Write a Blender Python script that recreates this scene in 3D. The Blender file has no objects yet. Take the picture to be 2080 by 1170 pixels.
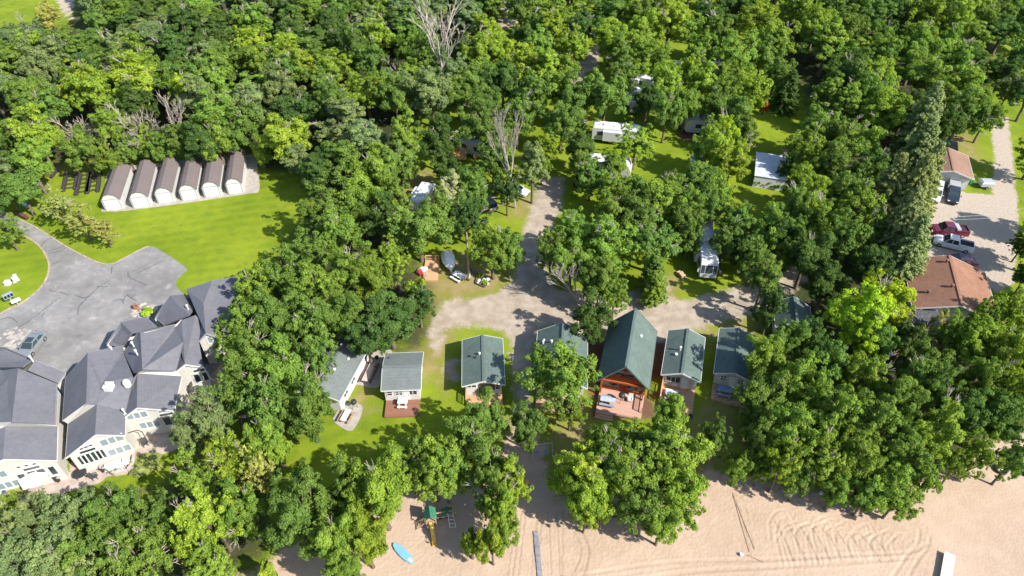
import bpy, math, random
import numpy as np
from mathutils import Vector, Matrix
R_ = math.radians
S = bpy.context.scene
COL = S.collection
# ------------------------------------------------------------------ camera, light, exposure
F, TH, CH = 1405.0, R_(42.3), 70.0          # focal length (px of a 2080 px wide frame), pitch down, height (m)
cam = bpy.data.cameras.new('camera'); cam.sensor_width = 36.0; cam.lens = 36.0*F/2080.0
cam.clip_start = 1.0; cam.clip_end = 6000.0
camo = bpy.data.objects.new('camera', cam); COL.objects.link(camo)
camo.location = (0, 0, CH); camo.rotation_euler = (math.pi/2 - TH, 0, 0); S.camera = camo
SUN_EL = R_(41.0); SUN_XY = Vector((0.85, -0.53)).normalized()      # towards the sun on the ground plan
sd = Vector((SUN_XY.x*math.cos(SUN_EL), SUN_XY.y*math.cos(SUN_EL), math.sin(SUN_EL)))
sun = bpy.data.lights.new('sun', 'SUN'); sun.energy = 5.0; sun.angle = R_(0.5); sun.color = (1.0, 0.95, 0.86)
suno = bpy.data.objects.new('sun', sun); COL.objects.link(suno); suno.location = (60, -30, 120)
suno.rotation_euler = sd.to_track_quat('Z', 'Y').to_euler()
W = bpy.data.worlds.new('World'); S.world = W; W.use_nodes = True
nt = W.node_tree; bg = nt.nodes['Background']; sky = nt.nodes.new('ShaderNodeTexSky')
sky.sky_type = 'NISHITA'; sky.sun_disc = False; sky.sun_elevation = SUN_EL
sky.sun_rotation = math.atan2(SUN_XY.x, SUN_XY.y); sky.altitude = 300
nt.links.new(sky.outputs[0], bg.inputs[0]); bg.inputs[1].default_value = 0.135
vs = S.view_settings; vs.view_transform = 'Standard'; vs.look = 'None'; vs.exposure = 0.95; vs.gamma = 1.0; vs.use_curve_mapping = False
S.cycles.max_bounces = 6; S.cycles.diffuse_bounces = 3; S.cycles.transmission_bounces = 3; S.cycles.glossy_bounces = 2

CT, ST = math.cos(TH), math.sin(TH)
def P(x, y, z=0.0):
    """world point seen at photo pixel (x, y) lying at height z"""
    u = (x-1040)/F; v = (y-585)/F
    t = (CH-z)/(ST+v*CT)
    return Vector((u*t, (CT-v*ST)*t, z))
def px_per_m(y, z=0.0):
    return F*(ST+(y-585)/F*CT)/(CH-z)

# ------------------------------------------------------------------ helpers
def tag(o, label=None, cat=None, group=None, kind=None):
    if label: o['label'] = label
    if cat: o['category'] = cat
    if group: o['group'] = group
    if kind: o['kind'] = kind
    return o
def empty(name, loc, rz=0.0, label=None, cat=None, group=None):
    o = bpy.data.objects.new(name, None); COL.objects.link(o)
    o.location = loc; o.rotation_euler = (0, 0, rz); o.empty_display_size = .5
    return tag(o, label, cat, group)
def copy_tree(o, parent=None):
    c = o.copy(); COL.objects.link(c)
    if parent: c.parent = parent
    for ch in o.children: copy_tree(ch, c)
    return c
class MB:
    """collects faces; build() links them as ONE mesh object"""
    def __init__(s): s.v = []; s.f = []; s.m = []; s.mi = 0
    def poly(s, pts):
        b = len(s.v); s.v += [tuple(p) for p in pts]; s.f.append(tuple(range(b, b+len(pts)))); s.m.append(s.mi); return s
    def raw(s, vs_, fs):
        b = len(s.v); s.v += [tuple(p) for p in vs_]
        for f in fs: s.f.append(tuple(b+i for i in f)); s.m.append(s.mi)
        return s
    def box(s, c, d, rz=0.0, tilt=None):
        hx, hy, hz = d[0]/2, d[1]/2, d[2]/2
        p = [Vector((sx*hx, sy*hy, sz*hz)) for sz in (-1, 1) for sx, sy in ((-1,-1),(1,-1),(1,1),(-1,1))]
        M = Matrix.Rotation(rz, 3, 'Z')
        if tilt: M = M @ Matrix.Rotation(tilt[1], 3, tilt[0])
        C = Vector(c)
        return s.raw([M@q+C for q in p], [(0,3,2,1),(4,5,6,7),(0,1,5,4),(1,2,6,5),(2,3,7,6),(3,0,4,7)])
    def bar(s, a, b, w, h):
        """rectangular beam from a to b"""
        a, b = Vector(a), Vector(b); d = (b-a); L = d.length; d = d/L
        side = d.cross(Vector((0,0,1)));
        if side.length < 1e-4: side = Vector((1,0,0))
        side.normalize(); up = side.cross(d)
        q = [(-1,-1),(1,-1),(1,1),(-1,1)]
        pts = [a+side*(i*w/2)+up*(j*h/2) for i, j in q]+[b+side*(i*w/2)+up*(j*h/2) for i, j in q]
        return s.raw(pts, [(3,2,1,0),(4,5,6,7),(0,1,5,4),(1,2,6,5),(2,3,7,6),(3,0,4,7)])
    def prism(s, poly, z0, z1):
        n = len(poly)
        pts = [(p[0], p[1], z0) for p in poly]+[(p[0], p[1], z1) for p in poly]
        return s.raw(pts, [tuple(range(n-1, -1, -1)), tuple(range(n, 2*n))]+[(i, (i+1) % n, n+(i+1) % n, n+i) for i in range(n)])
    def xprism(s, prof, y0, y1, t0=1.0, t1=1.0):
        """profile in x,z extruded along y"""
        n = len(prof)
        pts = [(p[0]*t0, y0, p[1]) for p in prof]+[(p[0]*t1, y1, p[1]) for p in prof]
        return s.raw(pts, [tuple(range(n)), tuple(range(2*n-1, n-1, -1))]+[(i, n+i, n+(i+1) % n, (i+1) % n) for i in range(n)])
    def tube(s, pts, rad, n=7):
        pts = [Vector(p) for p in pts]
        if not hasattr(rad, '__len__'): rad = [rad]*len(pts)
        b = len(s.v)
        for i, p in enumerate(pts):
            d = (pts[min(i+1, len(pts)-1)]-pts[max(i-1, 0)]).normalized()
            a = d.cross(Vector((.31, .17, .93)));
            if a.length < .05: a = d.cross(Vector((1, 0, 0)))
            a.normalize(); c = d.cross(a)
            for k in range(n):
                t = 2*math.pi*k/n
                s.v.append(tuple(p+(a*math.cos(t)+c*math.sin(t))*rad[i]))
        for i in range(len(pts)-1):
            for k in range(n):
                s.f.append((b+i*n+k, b+i*n+(k+1) % n, b+(i+1)*n+(k+1) % n, b+(i+1)*n+k)); s.m.append(s.mi)
        s.f.append(tuple(b+k for k in range(n-1, -1, -1))); s.m.append(s.mi)
        s.f.append(tuple(b+(len(pts)-1)*n+k for k in range(n))); s.m.append(s.mi)
        return s
    def lathe(s, prof, c=(0,0,0), n=14, squash=1.0):
        b = len(s.v)
        for r, z in prof:
            for k in range(n):
                t = 2*math.pi*k/n; s.v.append((c[0]+r*math.cos(t), c[1]+r*squash*math.sin(t), c[2]+z))
        for i in range(len(prof)-1):
            for k in range(n):
                s.f.append((b+i*n+k, b+i*n+(k+1) % n, b+(i+1)*n+(k+1) % n, b+(i+1)*n+k)); s.m.append(s.mi)
        s.f.append(tuple(b+k for k in range(n-1, -1, -1))); s.m.append(s.mi)
        s.f.append(tuple(b+(len(prof)-1)*n+k for k in range(n))); s.m.append(s.mi)
        return s
    def loft(s, secs):
        """secs: list of equal-length point loops"""
        n = len(secs[0]); b = len(s.v)
        for q in secs: s.v += [tuple(p) for p in q]
        for i in range(len(secs)-1):
            for k in range(n):
                s.f.append((b+i*n+k, b+i*n+(k+1) % n, b+(i+1)*n+(k+1) % n, b+(i+1)*n+k)); s.m.append(s.mi)
        s.f.append(tuple(b+k for k in range(n-1, -1, -1))); s.m.append(s.mi)
        s.f.append(tuple(b+(len(secs)-1)*n+k for k in range(n))); s.m.append(s.mi)
        return s
    def build(s, name, mats, parent=None, loc=None, smooth=False, bevel=0.0):
        me = bpy.data.meshes.new(name); me.from_pydata(s.v, [], s.f)
        if not isinstance(mats, (list, tuple)): mats = [mats]
        for m in mats: me.materials.append(m)
        me.polygons.foreach_set('material_index', s.m)
        if smooth: me.polygons.foreach_set('use_smooth', [True]*len(s.f))
        me.update()
        o = bpy.data.objects.new(name, me); COL.objects.link(o)
        if parent: o.parent = parent
        if loc is not None: o.location = loc
        if bevel:
            b = o.modifiers.new('bevel', 'BEVEL'); b.width = bevel; b.segments = 2; b.limit_method = 'ANGLE'
        return o

# ------------------------------------------------------------------ materials
class NT:
    def __init__(s, name):
        s.m = bpy.data.materials.new(name); s.m.use_nodes = True; s.t = s.m.node_tree
        s.b = s.t.nodes['Principled BSDF']; s.out = s.t.nodes['Material Output']
    def n(s, typ, **kw):
        o = s.t.nodes.new('ShaderNode'+typ)
        for k, v in kw.items(): setattr(o, k, v)
        return o
    def set(s, sock, v):
        if isinstance(v, bpy.types.NodeSocket): s.t.links.new(v, sock)
        else: sock.default_value = v
    def math(s, op, a, b=0.0, clamp=False):
        o = s.n('Math', operation=op, use_clamp=clamp); s.set(o.inputs[0], a); s.set(o.inputs[1], b); return o.outputs[0]
    def mix(s, f, a, b, mode='MIX'):
        o = s.n('MixRGB', blend_type=mode); s.set(o.inputs[0], f)
        for i, c in ((1, a), (2, b)):
            s.set(o.inputs[i], c if isinstance(c, bpy.types.NodeSocket) else (*c, 1) if len(c) == 3 else c)
        return o.outputs[0]
    def noise(s, vec, scale, detail=3, rough=.55):
        o = s.n('TexNoise'); s.set(o.inputs['Vector'], vec); o.inputs['Scale'].default_value = scale
        o.inputs['Detail'].default_value = detail; o.inputs['Roughness'].default_value = rough; return o.outputs[0]
    def ramp(s, v, lo, hi):
        o = s.n('MapRange', interpolation_type='SMOOTHSTEP'); s.set(o.inputs[0], v); o.inputs[1].default_value = lo; o.inputs[2].default_value = hi
        return o.outputs[0]
    def attr(s, name):
        o = s.n('Attribute'); o.attribute_name = name; return o.outputs['Fac']
    def obj(s): return s.n('TexCoord').outputs['Object']
    def pos(s): return s.n('NewGeometry').outputs['Position']
    def bump(s, h, strength, dist):
        o = s.n('Bump'); s.set(o.inputs['Height'], h); o.inputs['Strength'].default_value = strength; o.inputs['Distance'].default_value = dist
        s.t.links.new(o.outputs[0], s.b.inputs['Normal'])
MC = {}
def mat(name, c, rough=.8, var=.15, scale=3.0, bump=.0, spec=.3, metal=0.0, c2=None, coat=0.0):
    if name in MC: return MC[name]
    k = NT(name); v = k.obj(); n1 = k.noise(v, scale); n2 = k.noise(v, scale*9, 2)
    a = tuple(x*(1-var) for x in c); b = tuple(min(1, x*(1+var)) for x in (c2 or c))
    col = k.mix(k.ramp(n1, .3, .7), a, b)
    col = k.mix(k.ramp(n2, .2, .8), k.mix(1.0, col, (1-var*.6,)*3, 'MULTIPLY'), col)
    k.set(k.b.inputs['Base Color'], col); k.b.inputs['Roughness'].default_value = rough
    k.b.inputs['Specular IOR Level'].default_value = spec; k.b.inputs['Metallic'].default_value = metal
    k.b.inputs['Coat Weight'].default_value = coat
    if bump: k.bump(n2, .6, bump)
    MC[name] = k.m; return k.m
def shingle(name, c, var=.22):
    k = NT(name); v = k.obj(); sep = k.n('SeparateXYZ'); k.set(sep.inputs[0], v)
    n1 = k.noise(v, .35, 4); n2 = k.noise(v, 2.2, 3); n3 = k.noise(v, 11, 2)
    course = k.math('FRACT', k.math('MULTIPLY', sep.outputs[2], 9.0))
    f = k.math('ADD', k.math('MULTIPLY', n1, .9), k.math('ADD', k.math('MULTIPLY', n2, .7), k.math('MULTIPLY', n3, .8)))
    f = k.math('ADD', f, k.math('MULTIPLY', course, .18))
    mp = k.n('Mapping'); k.set(mp.inputs[0], v); mp.inputs['Scale'].default_value = (1, 1, .22)
    f = k.math('ADD', f, k.math('MULTIPLY', k.math('SUBTRACT', k.noise(mp.outputs[0], 1.6, 4), .5), .55))
    col = k.mix(k.ramp(f, .8, 1.75), tuple(x*(1-var) for x in c), tuple(x*(1+var) for x in c))
    k.set(k.b.inputs['Base Color'], col); k.b.inputs['Roughness'].default_value = .92; k.b.inputs['Specular IOR Level'].default_value = .2
    k.bump(k.math('ADD', course, n3), .5, .02); return k.m
def planks(name, c, axis=0, freq=7.0, var=.2, rough=.75):
    """boards: the seams follow one object axis"""
    k = NT(name); v = k.obj(); sep = k.n('SeparateXYZ'); k.set(sep.inputs[0], v)
    q = k.math('MULTIPLY', sep.outputs[axis], freq); fr = k.math('FRACT', q); fl = k.math('FLOOR', q)
    wn = k.n('TexWhiteNoise', noise_dimensions='1D'); k.set(wn.inputs['W'], fl)
    n1 = k.noise(v, 1.2, 4)
    seam = k.math('LESS_THAN', fr, .09)
    f = k.math('ADD', k.math('MULTIPLY', wn.outputs[0], .6), k.math('MULTIPLY', n1, .6))
    col = k.mix(f, tuple(x*(1-var) for x in c), tuple(min(1, x*(1+var)) for x in c))
    col = k.mix(seam, col, tuple(x*.35 for x in c))
    k.set(k.b.inputs['Base Color'], col); k.b.inputs['Roughness'].default_value = rough; k.b.inputs['Specular IOR Level'].default_value = .25
    return k.m
def glass(name, c=(.03, .045, .05), rough=.06):
    if name in MC: return MC[name]
    k = NT(name); k.b.inputs['Base Color'].default_value = (*c, 1); k.b.inputs['Roughness'].default_value = rough
    k.b.inputs['Specular IOR Level'].default_value = .8; MC[name] = k.m; return k.m
def paint(name, c, rough=.3):
    if name in MC: return MC[name]
    k = NT(name); n1 = k.noise(k.obj(), 2.0, 3)
    k.set(k.b.inputs['Base Color'], k.mix(k.ramp(n1, .35, .7), tuple(x*.93 for x in c), c)); k.b.inputs['Roughness'].default_value = rough
    k.b.inputs['Coat Weight'].default_value = .6; k.b.inputs['Coat Roughness'].default_value = .08; MC[name] = k.m; return k.m

def leaf_mat():
    k = NT('leaves'); oi = k.n('ObjectInfo'); geo = k.n('NewGeometry')
    tone = k.attr('tone'); isl = geo.outputs['Random Per Island']
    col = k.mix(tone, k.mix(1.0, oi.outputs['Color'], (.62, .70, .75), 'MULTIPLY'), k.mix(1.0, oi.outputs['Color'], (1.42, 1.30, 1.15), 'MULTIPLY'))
    col = k.mix(k.math('MULTIPLY', isl, .5), col, k.mix(1.0, col, (.62, .66, .66), 'MULTIPLY'))
    k.t.nodes.remove(k.b)
    d = k.n('BsdfDiffuse'); t = k.n('BsdfTranslucent'); g = k.n('BsdfGlossy'); g.inputs['Roughness'].default_value = .6
    k.set(d.inputs['Color'], col); k.set(t.inputs['Color'], k.mix(1.0, col, (1.15, 1.25, .6), 'MULTIPLY')); g.inputs['Color'].default_value = (.5, .6, .4, 1)
    m1 = k.n('MixShader'); m1.inputs[0].default_value = .40
    k.t.links.new(d.outputs[0], m1.inputs[1]); k.t.links.new(t.outputs[0], m1.inputs[2])
    m2 = k.n('MixShader'); m2.inputs[0].default_value = .012
    k.t.links.new(m1.outputs[0], m2.inputs[1]); k.t.links.new(g.outputs[0], m2.inputs[2])
    k.t.links.new(m2.outputs[0], k.out.inputs['Surface']); return k.m
M_LEAF = leaf_mat()
M_BARK = mat('bark', (.13, .10, .075), .9, .3, 4, .02)
M_DEAD = mat('dead_wood', (.36, .31, .26), .9, .25, 3, .01)
M_WHITE = mat('white_trim', (.56, .56, .545), .6, .04, 2)
M_CREAM = mat('cream_siding', (.47, .43, .375), .75, .06, 1.5)
M_DARKM = mat('dark_metal', (.03, .03, .033), .5, .2, 5)
M_GREYM = mat('grey_metal', (.42, .43, .44), .45, .12, 5, metal=.3)
M_CONC = mat('concrete', (.33, .30, .265), .9, .14, 1.2, .01)
M_RUB = mat('rubber', (.018, .018, .02), .85, .2, 6)
M_GLASS = glass('window_glass'); M_GLASS2 = glass('pale_window_glass', (.20, .25, .27), .1)
M_SHG = shingle('green_shingles', (.088, .120, .107)); M_SHK = shingle('slate_shingles', (.125, .125, .142), .16)
M_SHB = shingle('brown_shingles', (.225, .118, .078)); M_SHY = shingle('grey_shingles', (.130, .146, .145), .18)
M_SHT = shingle('tan_shingles', (.22, .135, .10)); M_SHBL = shingle('dark_slate_shingles', (.07, .075, .09))
M_METR = planks('brown_metal_roof', (.150, .125, .120), 1, 2.2, .06, .45)
M_LOG = planks('red_cedar_logs', (.36, .085, .025), 2, 4.0, .25)
M_DECKR = planks('red_deck_boards', (.22, .105, .068), 1, 6.5, .12); M_DECKP = planks('pink_deck_boards', (.42, .25, .19), 1, 6.5, .14)
M_DECKT = planks('tan_deck_boards', (.45, .27, .15), 1, 6.0, .2)
M_WOOD = mat('weathered_wood', (.36, .24, .15), .8, .25, 3, .01); M_YWOOD = mat('yellow_cedar', (.62, .36, .11), .75, .2, 3)
# ------------------------------------------------------------------ ground: one flat sheet in pieces, blended by painted ground cover
def wpoly(pp): return np.array([P(x, y)[:2] for x, y in pp])
def sdist(X, Y, poly):
    """signed distance, positive inside"""
    n = len(poly); ins = np.zeros(X.shape, bool); d = np.full(X.shape, 1e9)
    for i in range(n):
        x0, y0 = poly[i]; x1, y1 = poly[(i+1) % n]; ex, ey = x1-x0, y1-y0
        t = np.clip(((X-x0)*ex+(Y-y0)*ey)/(ex*ex+ey*ey+1e-12), 0, 1)
        d = np.minimum(d, np.hypot(X-x0-t*ex, Y-y0-t*ey))
        c = ((y0 > Y) != (y1 > Y)) & (X < (x1-x0)*(Y-y0)/(y1-y0+1e-12)+x0); ins ^= c
    return np.where(ins, d, -d)
REG = {
 'sand': [[(430,1175),(520,1168),(560,1128),(640,1090),(720,1040),(820,1000),(900,985),(985,965),(1020,930),(1030,890),(1050,872),(1085,872),(1100,905),(1115,960),(1130,1010),(1200,1010),(1330,990),(1440,955),(1490,960),(1600,990),(1720,1005),(1850,975),(1950,940),(2010,895),(2090,870),(2300,860),(2400,1500),(200,1600)]],
 'dirt': [[(1098,360),(1147,360),(1140,418),(1117,470),(1108,555),(1135,588),(1250,598),(1290,592),(1345,560),(1365,600),(1372,612),(1405,608),(1480,588),(1560,570),(1575,600),(1545,635),(1440,662),(1345,690),(1250,700),(1215,665),(1100,660),(1085,700),(1082,800),(1076,835),(1074,890),(1044,890),(1048,830),(1044,785),(1036,692),(1018,668),(960,660),(905,668),(885,715),(868,700),(882,640),(905,612),(960,606),(1020,590),(1052,545),(1062,470),(1078,420)],
          [(905,730),(930,735),(930,770),(905,765)], [(1165,150),(1210,90),(1225,95),(1210,140)], [(1130,190),(1150,130),(1185,140),(1190,180)],
          [(1500,600),(1600,540),(1640,560),(1560,640)], [(1000,0),(1050,-20),(1075,10),(1050,50),(1020,60)]],
 'gravel': [[(2012,235),(2046,235),(2056,300),(2062,370),(2068,440),(2062,540),(2060,575),(2030,600),(1990,560),(1900,560),(1882,500),(1882,430),(1885,385),(1925,375),(1965,392),(2015,395),(2020,330)],
            [(95,-40),(140,-40),(150,10),(145,45),(130,30)]],
 'dry': [[(850,560),(940,520),(1010,530),(1030,580),(980,606),(900,614),(880,650),(860,650)], [(830,720),(880,660),(930,665),(900,720),(905,790),(870,760)],
         [(715,790),(745,780),(740,830),(715,830)], [(1030,860),(1100,860),(1130,950),(1020,950)], [(1130,840),(1180,830),(1200,900),(1130,960)],
         [(1345,690),(1520,640),(1540,670),(1440,690)], [(810,350),(880,350),(880,400),(820,400)], [(1400,860),(1480,800),(1500,900),(1430,960)],
         [(1040,395),(1080,400),(1090,440),(1040,440)], [(1330,570),(1370,560),(1380,620),(1340,625)], [(1900,280),(1970,270),(1990,330),(1940,300)],[(70,315),(120,310),(135,340),(100,360)]],
 'mulch': [[(1196,690),(1250,690),(1225,830),(1196,810)], [(1330,670),(1360,670),(1345,770),(1320,770)], [(1205,800),(1330,800),(1330,850),(1205,850)], [(1380,255),(1500,270),(1500,300),(1380,285)]],
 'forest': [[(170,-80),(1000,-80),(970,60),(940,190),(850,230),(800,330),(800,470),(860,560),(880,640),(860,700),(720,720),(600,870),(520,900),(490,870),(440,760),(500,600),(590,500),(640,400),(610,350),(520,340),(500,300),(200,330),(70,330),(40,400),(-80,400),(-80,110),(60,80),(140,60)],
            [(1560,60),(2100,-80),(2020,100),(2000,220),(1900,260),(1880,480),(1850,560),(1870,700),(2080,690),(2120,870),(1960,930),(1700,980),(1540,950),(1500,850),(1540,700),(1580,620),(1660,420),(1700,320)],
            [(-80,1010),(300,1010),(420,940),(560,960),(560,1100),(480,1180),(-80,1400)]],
 'mow': [[(130,430),(255,432),(530,390),(640,390),(600,520),(480,570),(350,590),(380,540),(300,495),(210,540),(120,460),(0,400)],[(-40,480),(40,480),(100,530),(100,580),(60,640),(-40,660)]],
}
SOFT = {'sand': 2.2, 'dirt': 1.5, 'gravel': 1.0, 'dry': 4.0, 'mulch': 1.6, 'forest': 4.0, 'mow': 3.0}
WREG = {k: [wpoly(p) for p in v] for k, v in REG.items()}
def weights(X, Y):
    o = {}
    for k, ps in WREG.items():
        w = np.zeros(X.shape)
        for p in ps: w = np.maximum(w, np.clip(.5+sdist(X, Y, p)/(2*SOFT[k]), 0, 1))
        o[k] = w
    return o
def seg_groove(X, Y, Z, pts, half, depth, berm):
    pts = np.array(pts); d = np.full(X.shape, 1e9)
    for (x0, y0), (x1, y1) in zip(pts[:-1], pts[1:]):
        ex, ey = x1-x0, y1-y0; t = np.clip(((X-x0)*ex+(Y-y0)*ey)/(ex*ex+ey*ey+1e-12), 0, 1)
        d = np.minimum(d, np.hypot(X-x0-t*ex, Y-y0-t*ey))
    q = d/half
    Z += np.where(q < 1, -depth*(1-q*q), berm*np.clip(1-np.abs(q-1.5)/.6, 0, 1))
def px_line(pp): return [tuple(P(x, y)[:2]) for x, y in pp]
def curve(pp, n=14):
    """Catmull-Rom through pixel points, in world xy"""
    w = [np.array(q) for q in px_line(pp)]; w = [2*w[0]-w[1]]+w+[2*w[-1]-w[-2]]; out = []
    for i in range(1, len(w)-2):
        for t in np.linspace(0, 1, n, endpoint=False):
            a, b, c, d = w[i-1:i+3]
            out.append(.5*((2*b)+(c-a)*t+(2*a-5*b+4*c-d)*t*t+(3*b-a-3*c+d)*t**3))
    out.append(w[-2]); return out

def ground_mat():
    k = NT('ground_cover'); p = k.pos(); A = k.attr
    nA = k.noise(p, .10, 4); nB = k.noise(p, .55, 4); nC = k.noise(p, 3.0, 3); nD = k.noise(p, 14.0, 2)
    edge = k.math('ADD', k.math('MULTIPLY', k.math('SUBTRACT', nB, .5), .9), k.math('MULTIPLY', k.math('SUBTRACT', nC, .5), .5))
    def w(name, s=.16): return k.ramp(k.math('ADD', A(name), edge), .5-s, .5+s)
    # grass
    g = k.mix(k.ramp(nA, .3, .7), (.150, .205, .010), (.220, .268, .017))
    g = k.mix(k.ramp(nB, .35, .75), g, k.mix(1.0, g, (.72, .82, .9), 'MULTIPLY'))
    g = k.mix(k.ramp(nD, .25, .8), k.mix(1.0, g, (.72, .76, .7), 'MULTIPLY'), g)
    nE = k.noise(p, .32, 5, .65); g = k.mix(k.math('MULTIPLY', k.ramp(nE, .56, .74), .55), g, (.22, .20, .045)); g = k.mix(k.math('MULTIPLY', k.ramp(nE, .46, .30), .4), g, (.075, .125, .010))
    # mown stripes
    sp = k.n('SeparateXYZ'); k.set(sp.inputs[0], p)
    q = k.math('ADD', k.math('MULTIPLY', sp.outputs[1], .971), k.math('MULTIPLY', sp.outputs[0], -.237))
    st = k.math('SINE', k.math('ADD', k.math('MULTIPLY', q, 2.9), k.math('MULTIPLY', nA, 4.0)))
    st2 = k.math('ADD', k.math('MULTIPLY', st, .5), .5)
    stripe = k.mix(k.math('MULTIPLY', k.ramp(k.math('ADD', st2, k.math('MULTIPLY', nB, .5)), .2, 1.5), .17), g, (.26, .295, .022))
    g = k.mix(A('mow'), g, stripe)
    dryc = k.mix(k.ramp(nB, .3, .7), (.19, .15, .05), (.27, .20, .10))
    g = k.mix(k.math('MULTIPLY', w('dry', .3), .85), g, dryc)
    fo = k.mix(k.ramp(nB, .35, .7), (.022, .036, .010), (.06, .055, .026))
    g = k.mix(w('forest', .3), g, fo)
    mu = k.mix(nC, (.075, .04, .028), (.16, .09, .06)); g = k.mix(w('mulch', .25), g, mu)
    di = k.mix(k.ramp(nB, .3, .75), (.29, .235, .18), (.40, .345, .285)); di = k.mix(k.ramp(nD, .3, .7), k.mix(1.0, di, (.82, .8, .78), 'MULTIPLY'), di)
    di = k.mix(k.math('MULTIPLY', k.ramp(k.noise(p, .33, 6, .75), .55, .72), .5), di, (.19, .155, .12)); di = k.mix(k.ramp(k.noise(p, 6.0, 2), .66, .74), di, (.50, .45, .39))
    g = k.mix(w('dirt', .24), g, di)
    gr = k.mix(k.ramp(nC, .3, .7), (.31, .255, .205), (.39, .33, .27)); g = k.mix(w('gravel'), g, gr)
    sa = k.mix(k.ramp(nA, .3, .7), (.385, .288, .215), (.435, .33, .25)); sa = k.mix(k.ramp(nB, .3, .8), k.mix(1.0, sa, (.90, .88, .85), 'MULTIPLY'), sa)
    sa = k.mix(k.math('MULTIPLY', A('tyre'), .55), sa, (.20, .15, .105))
    ws = w('sand'); g = k.mix(ws, g, sa)
    k.set(k.b.inputs['Base Color'], g); k.b.inputs['Roughness'].default_value = .95; k.b.inputs['Specular IOR Level'].default_value = .15
    vor = k.n('TexVoronoi'); k.set(vor.inputs['Vector'], p); vor.inputs['Scale'].default_value = 3.6
    h = k.math('ADD', k.math('MULTIPLY', vor.outputs[0], .9), k.math('ADD', nC, k.math('MULTIPLY', nD, .5)))
    k.bump(h, .42, .05); return k.m
M_GROUND = ground_mat()
KINDNAME = {'sand': 'sandy_beach', 'dirt': 'dirt_road', 'gravel': 'gravel_driveway', 'forest': 'forest_floor', 'grass': 'lawn', 'mulch': 'mulch_bed'}
GV = {k: ([], [], [], 0) for k in KINDNAME}
pieces = {k: dict(v=[], f=[], a=[], n=0) for k in KINDNAME}
ATT = ['sand', 'dirt', 'gravel', 'dry', 'mulch', 'forest', 'mow', 'tyre']
def patch(x0, x1, y0, y1, nx, ny, zfun=None):
    gx, gy = np.linspace(x0, x1, nx+1), np.linspace(y0, y1, ny+1); X, Y = np.meshgrid(gx, gy)
    w = weights(X, Y); Z = np.zeros(X.shape); T = np.zeros(X.shape)
    if zfun: zfun(X, Y, Z, T)
    w['tyre'] = T
    order = ['grass', 'forest', 'mulch', 'dirt', 'gravel', 'sand']
    cls = np.zeros(X.shape, int)
    for i, k in enumerate(order[1:], 1): cls = np.where(w[k] > .5, i, cls)
    cc = cls[:-1, :-1]
    idx = np.arange(X.size).reshape(X.shape)
    quads = np.stack([idx[:-1, :-1], idx[:-1, 1:], idx[1:, 1:], idx[1:, :-1]], -1)
    V = np.stack([X.ravel(), Y.ravel(), Z.ravel()], -1); AA = np.stack([w[a].ravel() for a in ATT], -1)
    for i, k in enumerate(order):
        q = quads[cc == i]
        if not len(q): continue
        u, inv = np.unique(q, return_inverse=True); pc = pieces[k]
        pc['v'].append(V[u]); pc['a'].append(AA[u]); pc['f'].append(inv.reshape(-1, 4)+pc['n']); pc['n'] += len(u)
rngT = random.Random(5)
TRACKS = []
for i in range(21):                                   # the churned turning marks on the sand, right
    x = 1590+i*11.5; y0 = 1152-i*1.2; top = 1062+abs(i-6)*2.2+rngT.uniform(-8, 12); lean = rngT.uniform(-30, -8)
    TRACKS.append(([(x, y0), (x+lean*.5, (y0+top)/2+8), (x+lean*.8, top+12), (x+rngT.uniform(4, 20), top-rngT.uniform(2, 8)), (x+rngT.uniform(24, 34), top+rngT.uniform(4, 14))], .16, .055, .06))
for i in range(9):
    x = 1582+i*25; TRACKS.append(([(x-8, 1060+i*4), (x+12, 1098+i*2), (x+30, 1140)], .15, .05, .05))
TRACKS += [([(1564,1095),(1562,1060),(1580,1038),(1602,1042),(1622,1085)], .17, .06, .06), ([(1575,1100),(1580,1060),(1596,1052)], .17, .06, .06),
           ([(1868,1078),(1862,1105),(1840,1130),(1812,1172)], .2, .06, .07), ([(1888,1088),(1884,1110),(1862,1140),(1845,1172)], .2, .06, .07),
           ([(1180,1168),(1360,1142),(1560,1136),(1700,1128),(1840,1122),(1880,1105)], .22, .05, .08), ([(1240,1185),(1420,1160),(1600,1150),(1840,1134)], .25, .06, .09),
           ([(1165,1080),(1180,1110),(1176,1140),(1160,1172)], .12, .05, .04), ([(1184,1084),(1196,1115),(1192,1145),(1184,1172)], .14, .06, .05)]
for x0, x1 in ((1092,1078),(1101,1090),(1112,1120),(1130,1138),(1060,1040),(1068,1052),(1142,1142),(1050,1030)):
    TRACKS.append(([(x0, 1040), ((x0+x1)/2+1, 1100), (x1, 1175)], .10, .05, .03))
TRACKS += [([(1488,1002),(1508,1050),(1522,1122)], .07, .05, .01), ([(1488,1002),(1512,1018),(1520,1060),(1532,1115)], .06, .04, .01), ([(1518,1128),(1550,1142)], .07, .05, .01)]
def beach_z(X, Y, Z, T):
    for pp, hw, dp, bm in TRACKS:
        dp *= .5; bm *= .5
        c = curve(pp, 6); Z0 = np.zeros(X.shape); seg_groove(X, Y, Z0, c, hw, dp, bm); Z += Z0
        if hw <= .15: T[:] = np.maximum(T, np.where(Z0 < -.01, .8, 0))
    r = np.random.default_rng(3); f = r.normal(size=X.shape)*.012
    edge = np.minimum.reduce([X-X.min(), X.max()-X, Y-Y.min(), Y.max()-Y]); Z += f; Z *= np.clip(edge/.8, 0, 1)
BX0, BX1, BY0, BY1 = -16.0, 46.0, 28.0, 46.0
patch(BX0, BX1, BY0, BY1, 420, 124, beach_z)
patch(-70, BX0, BY0, BY1, 108, 36); patch(BX1, 70, BY0, BY1, 48, 36)
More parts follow.
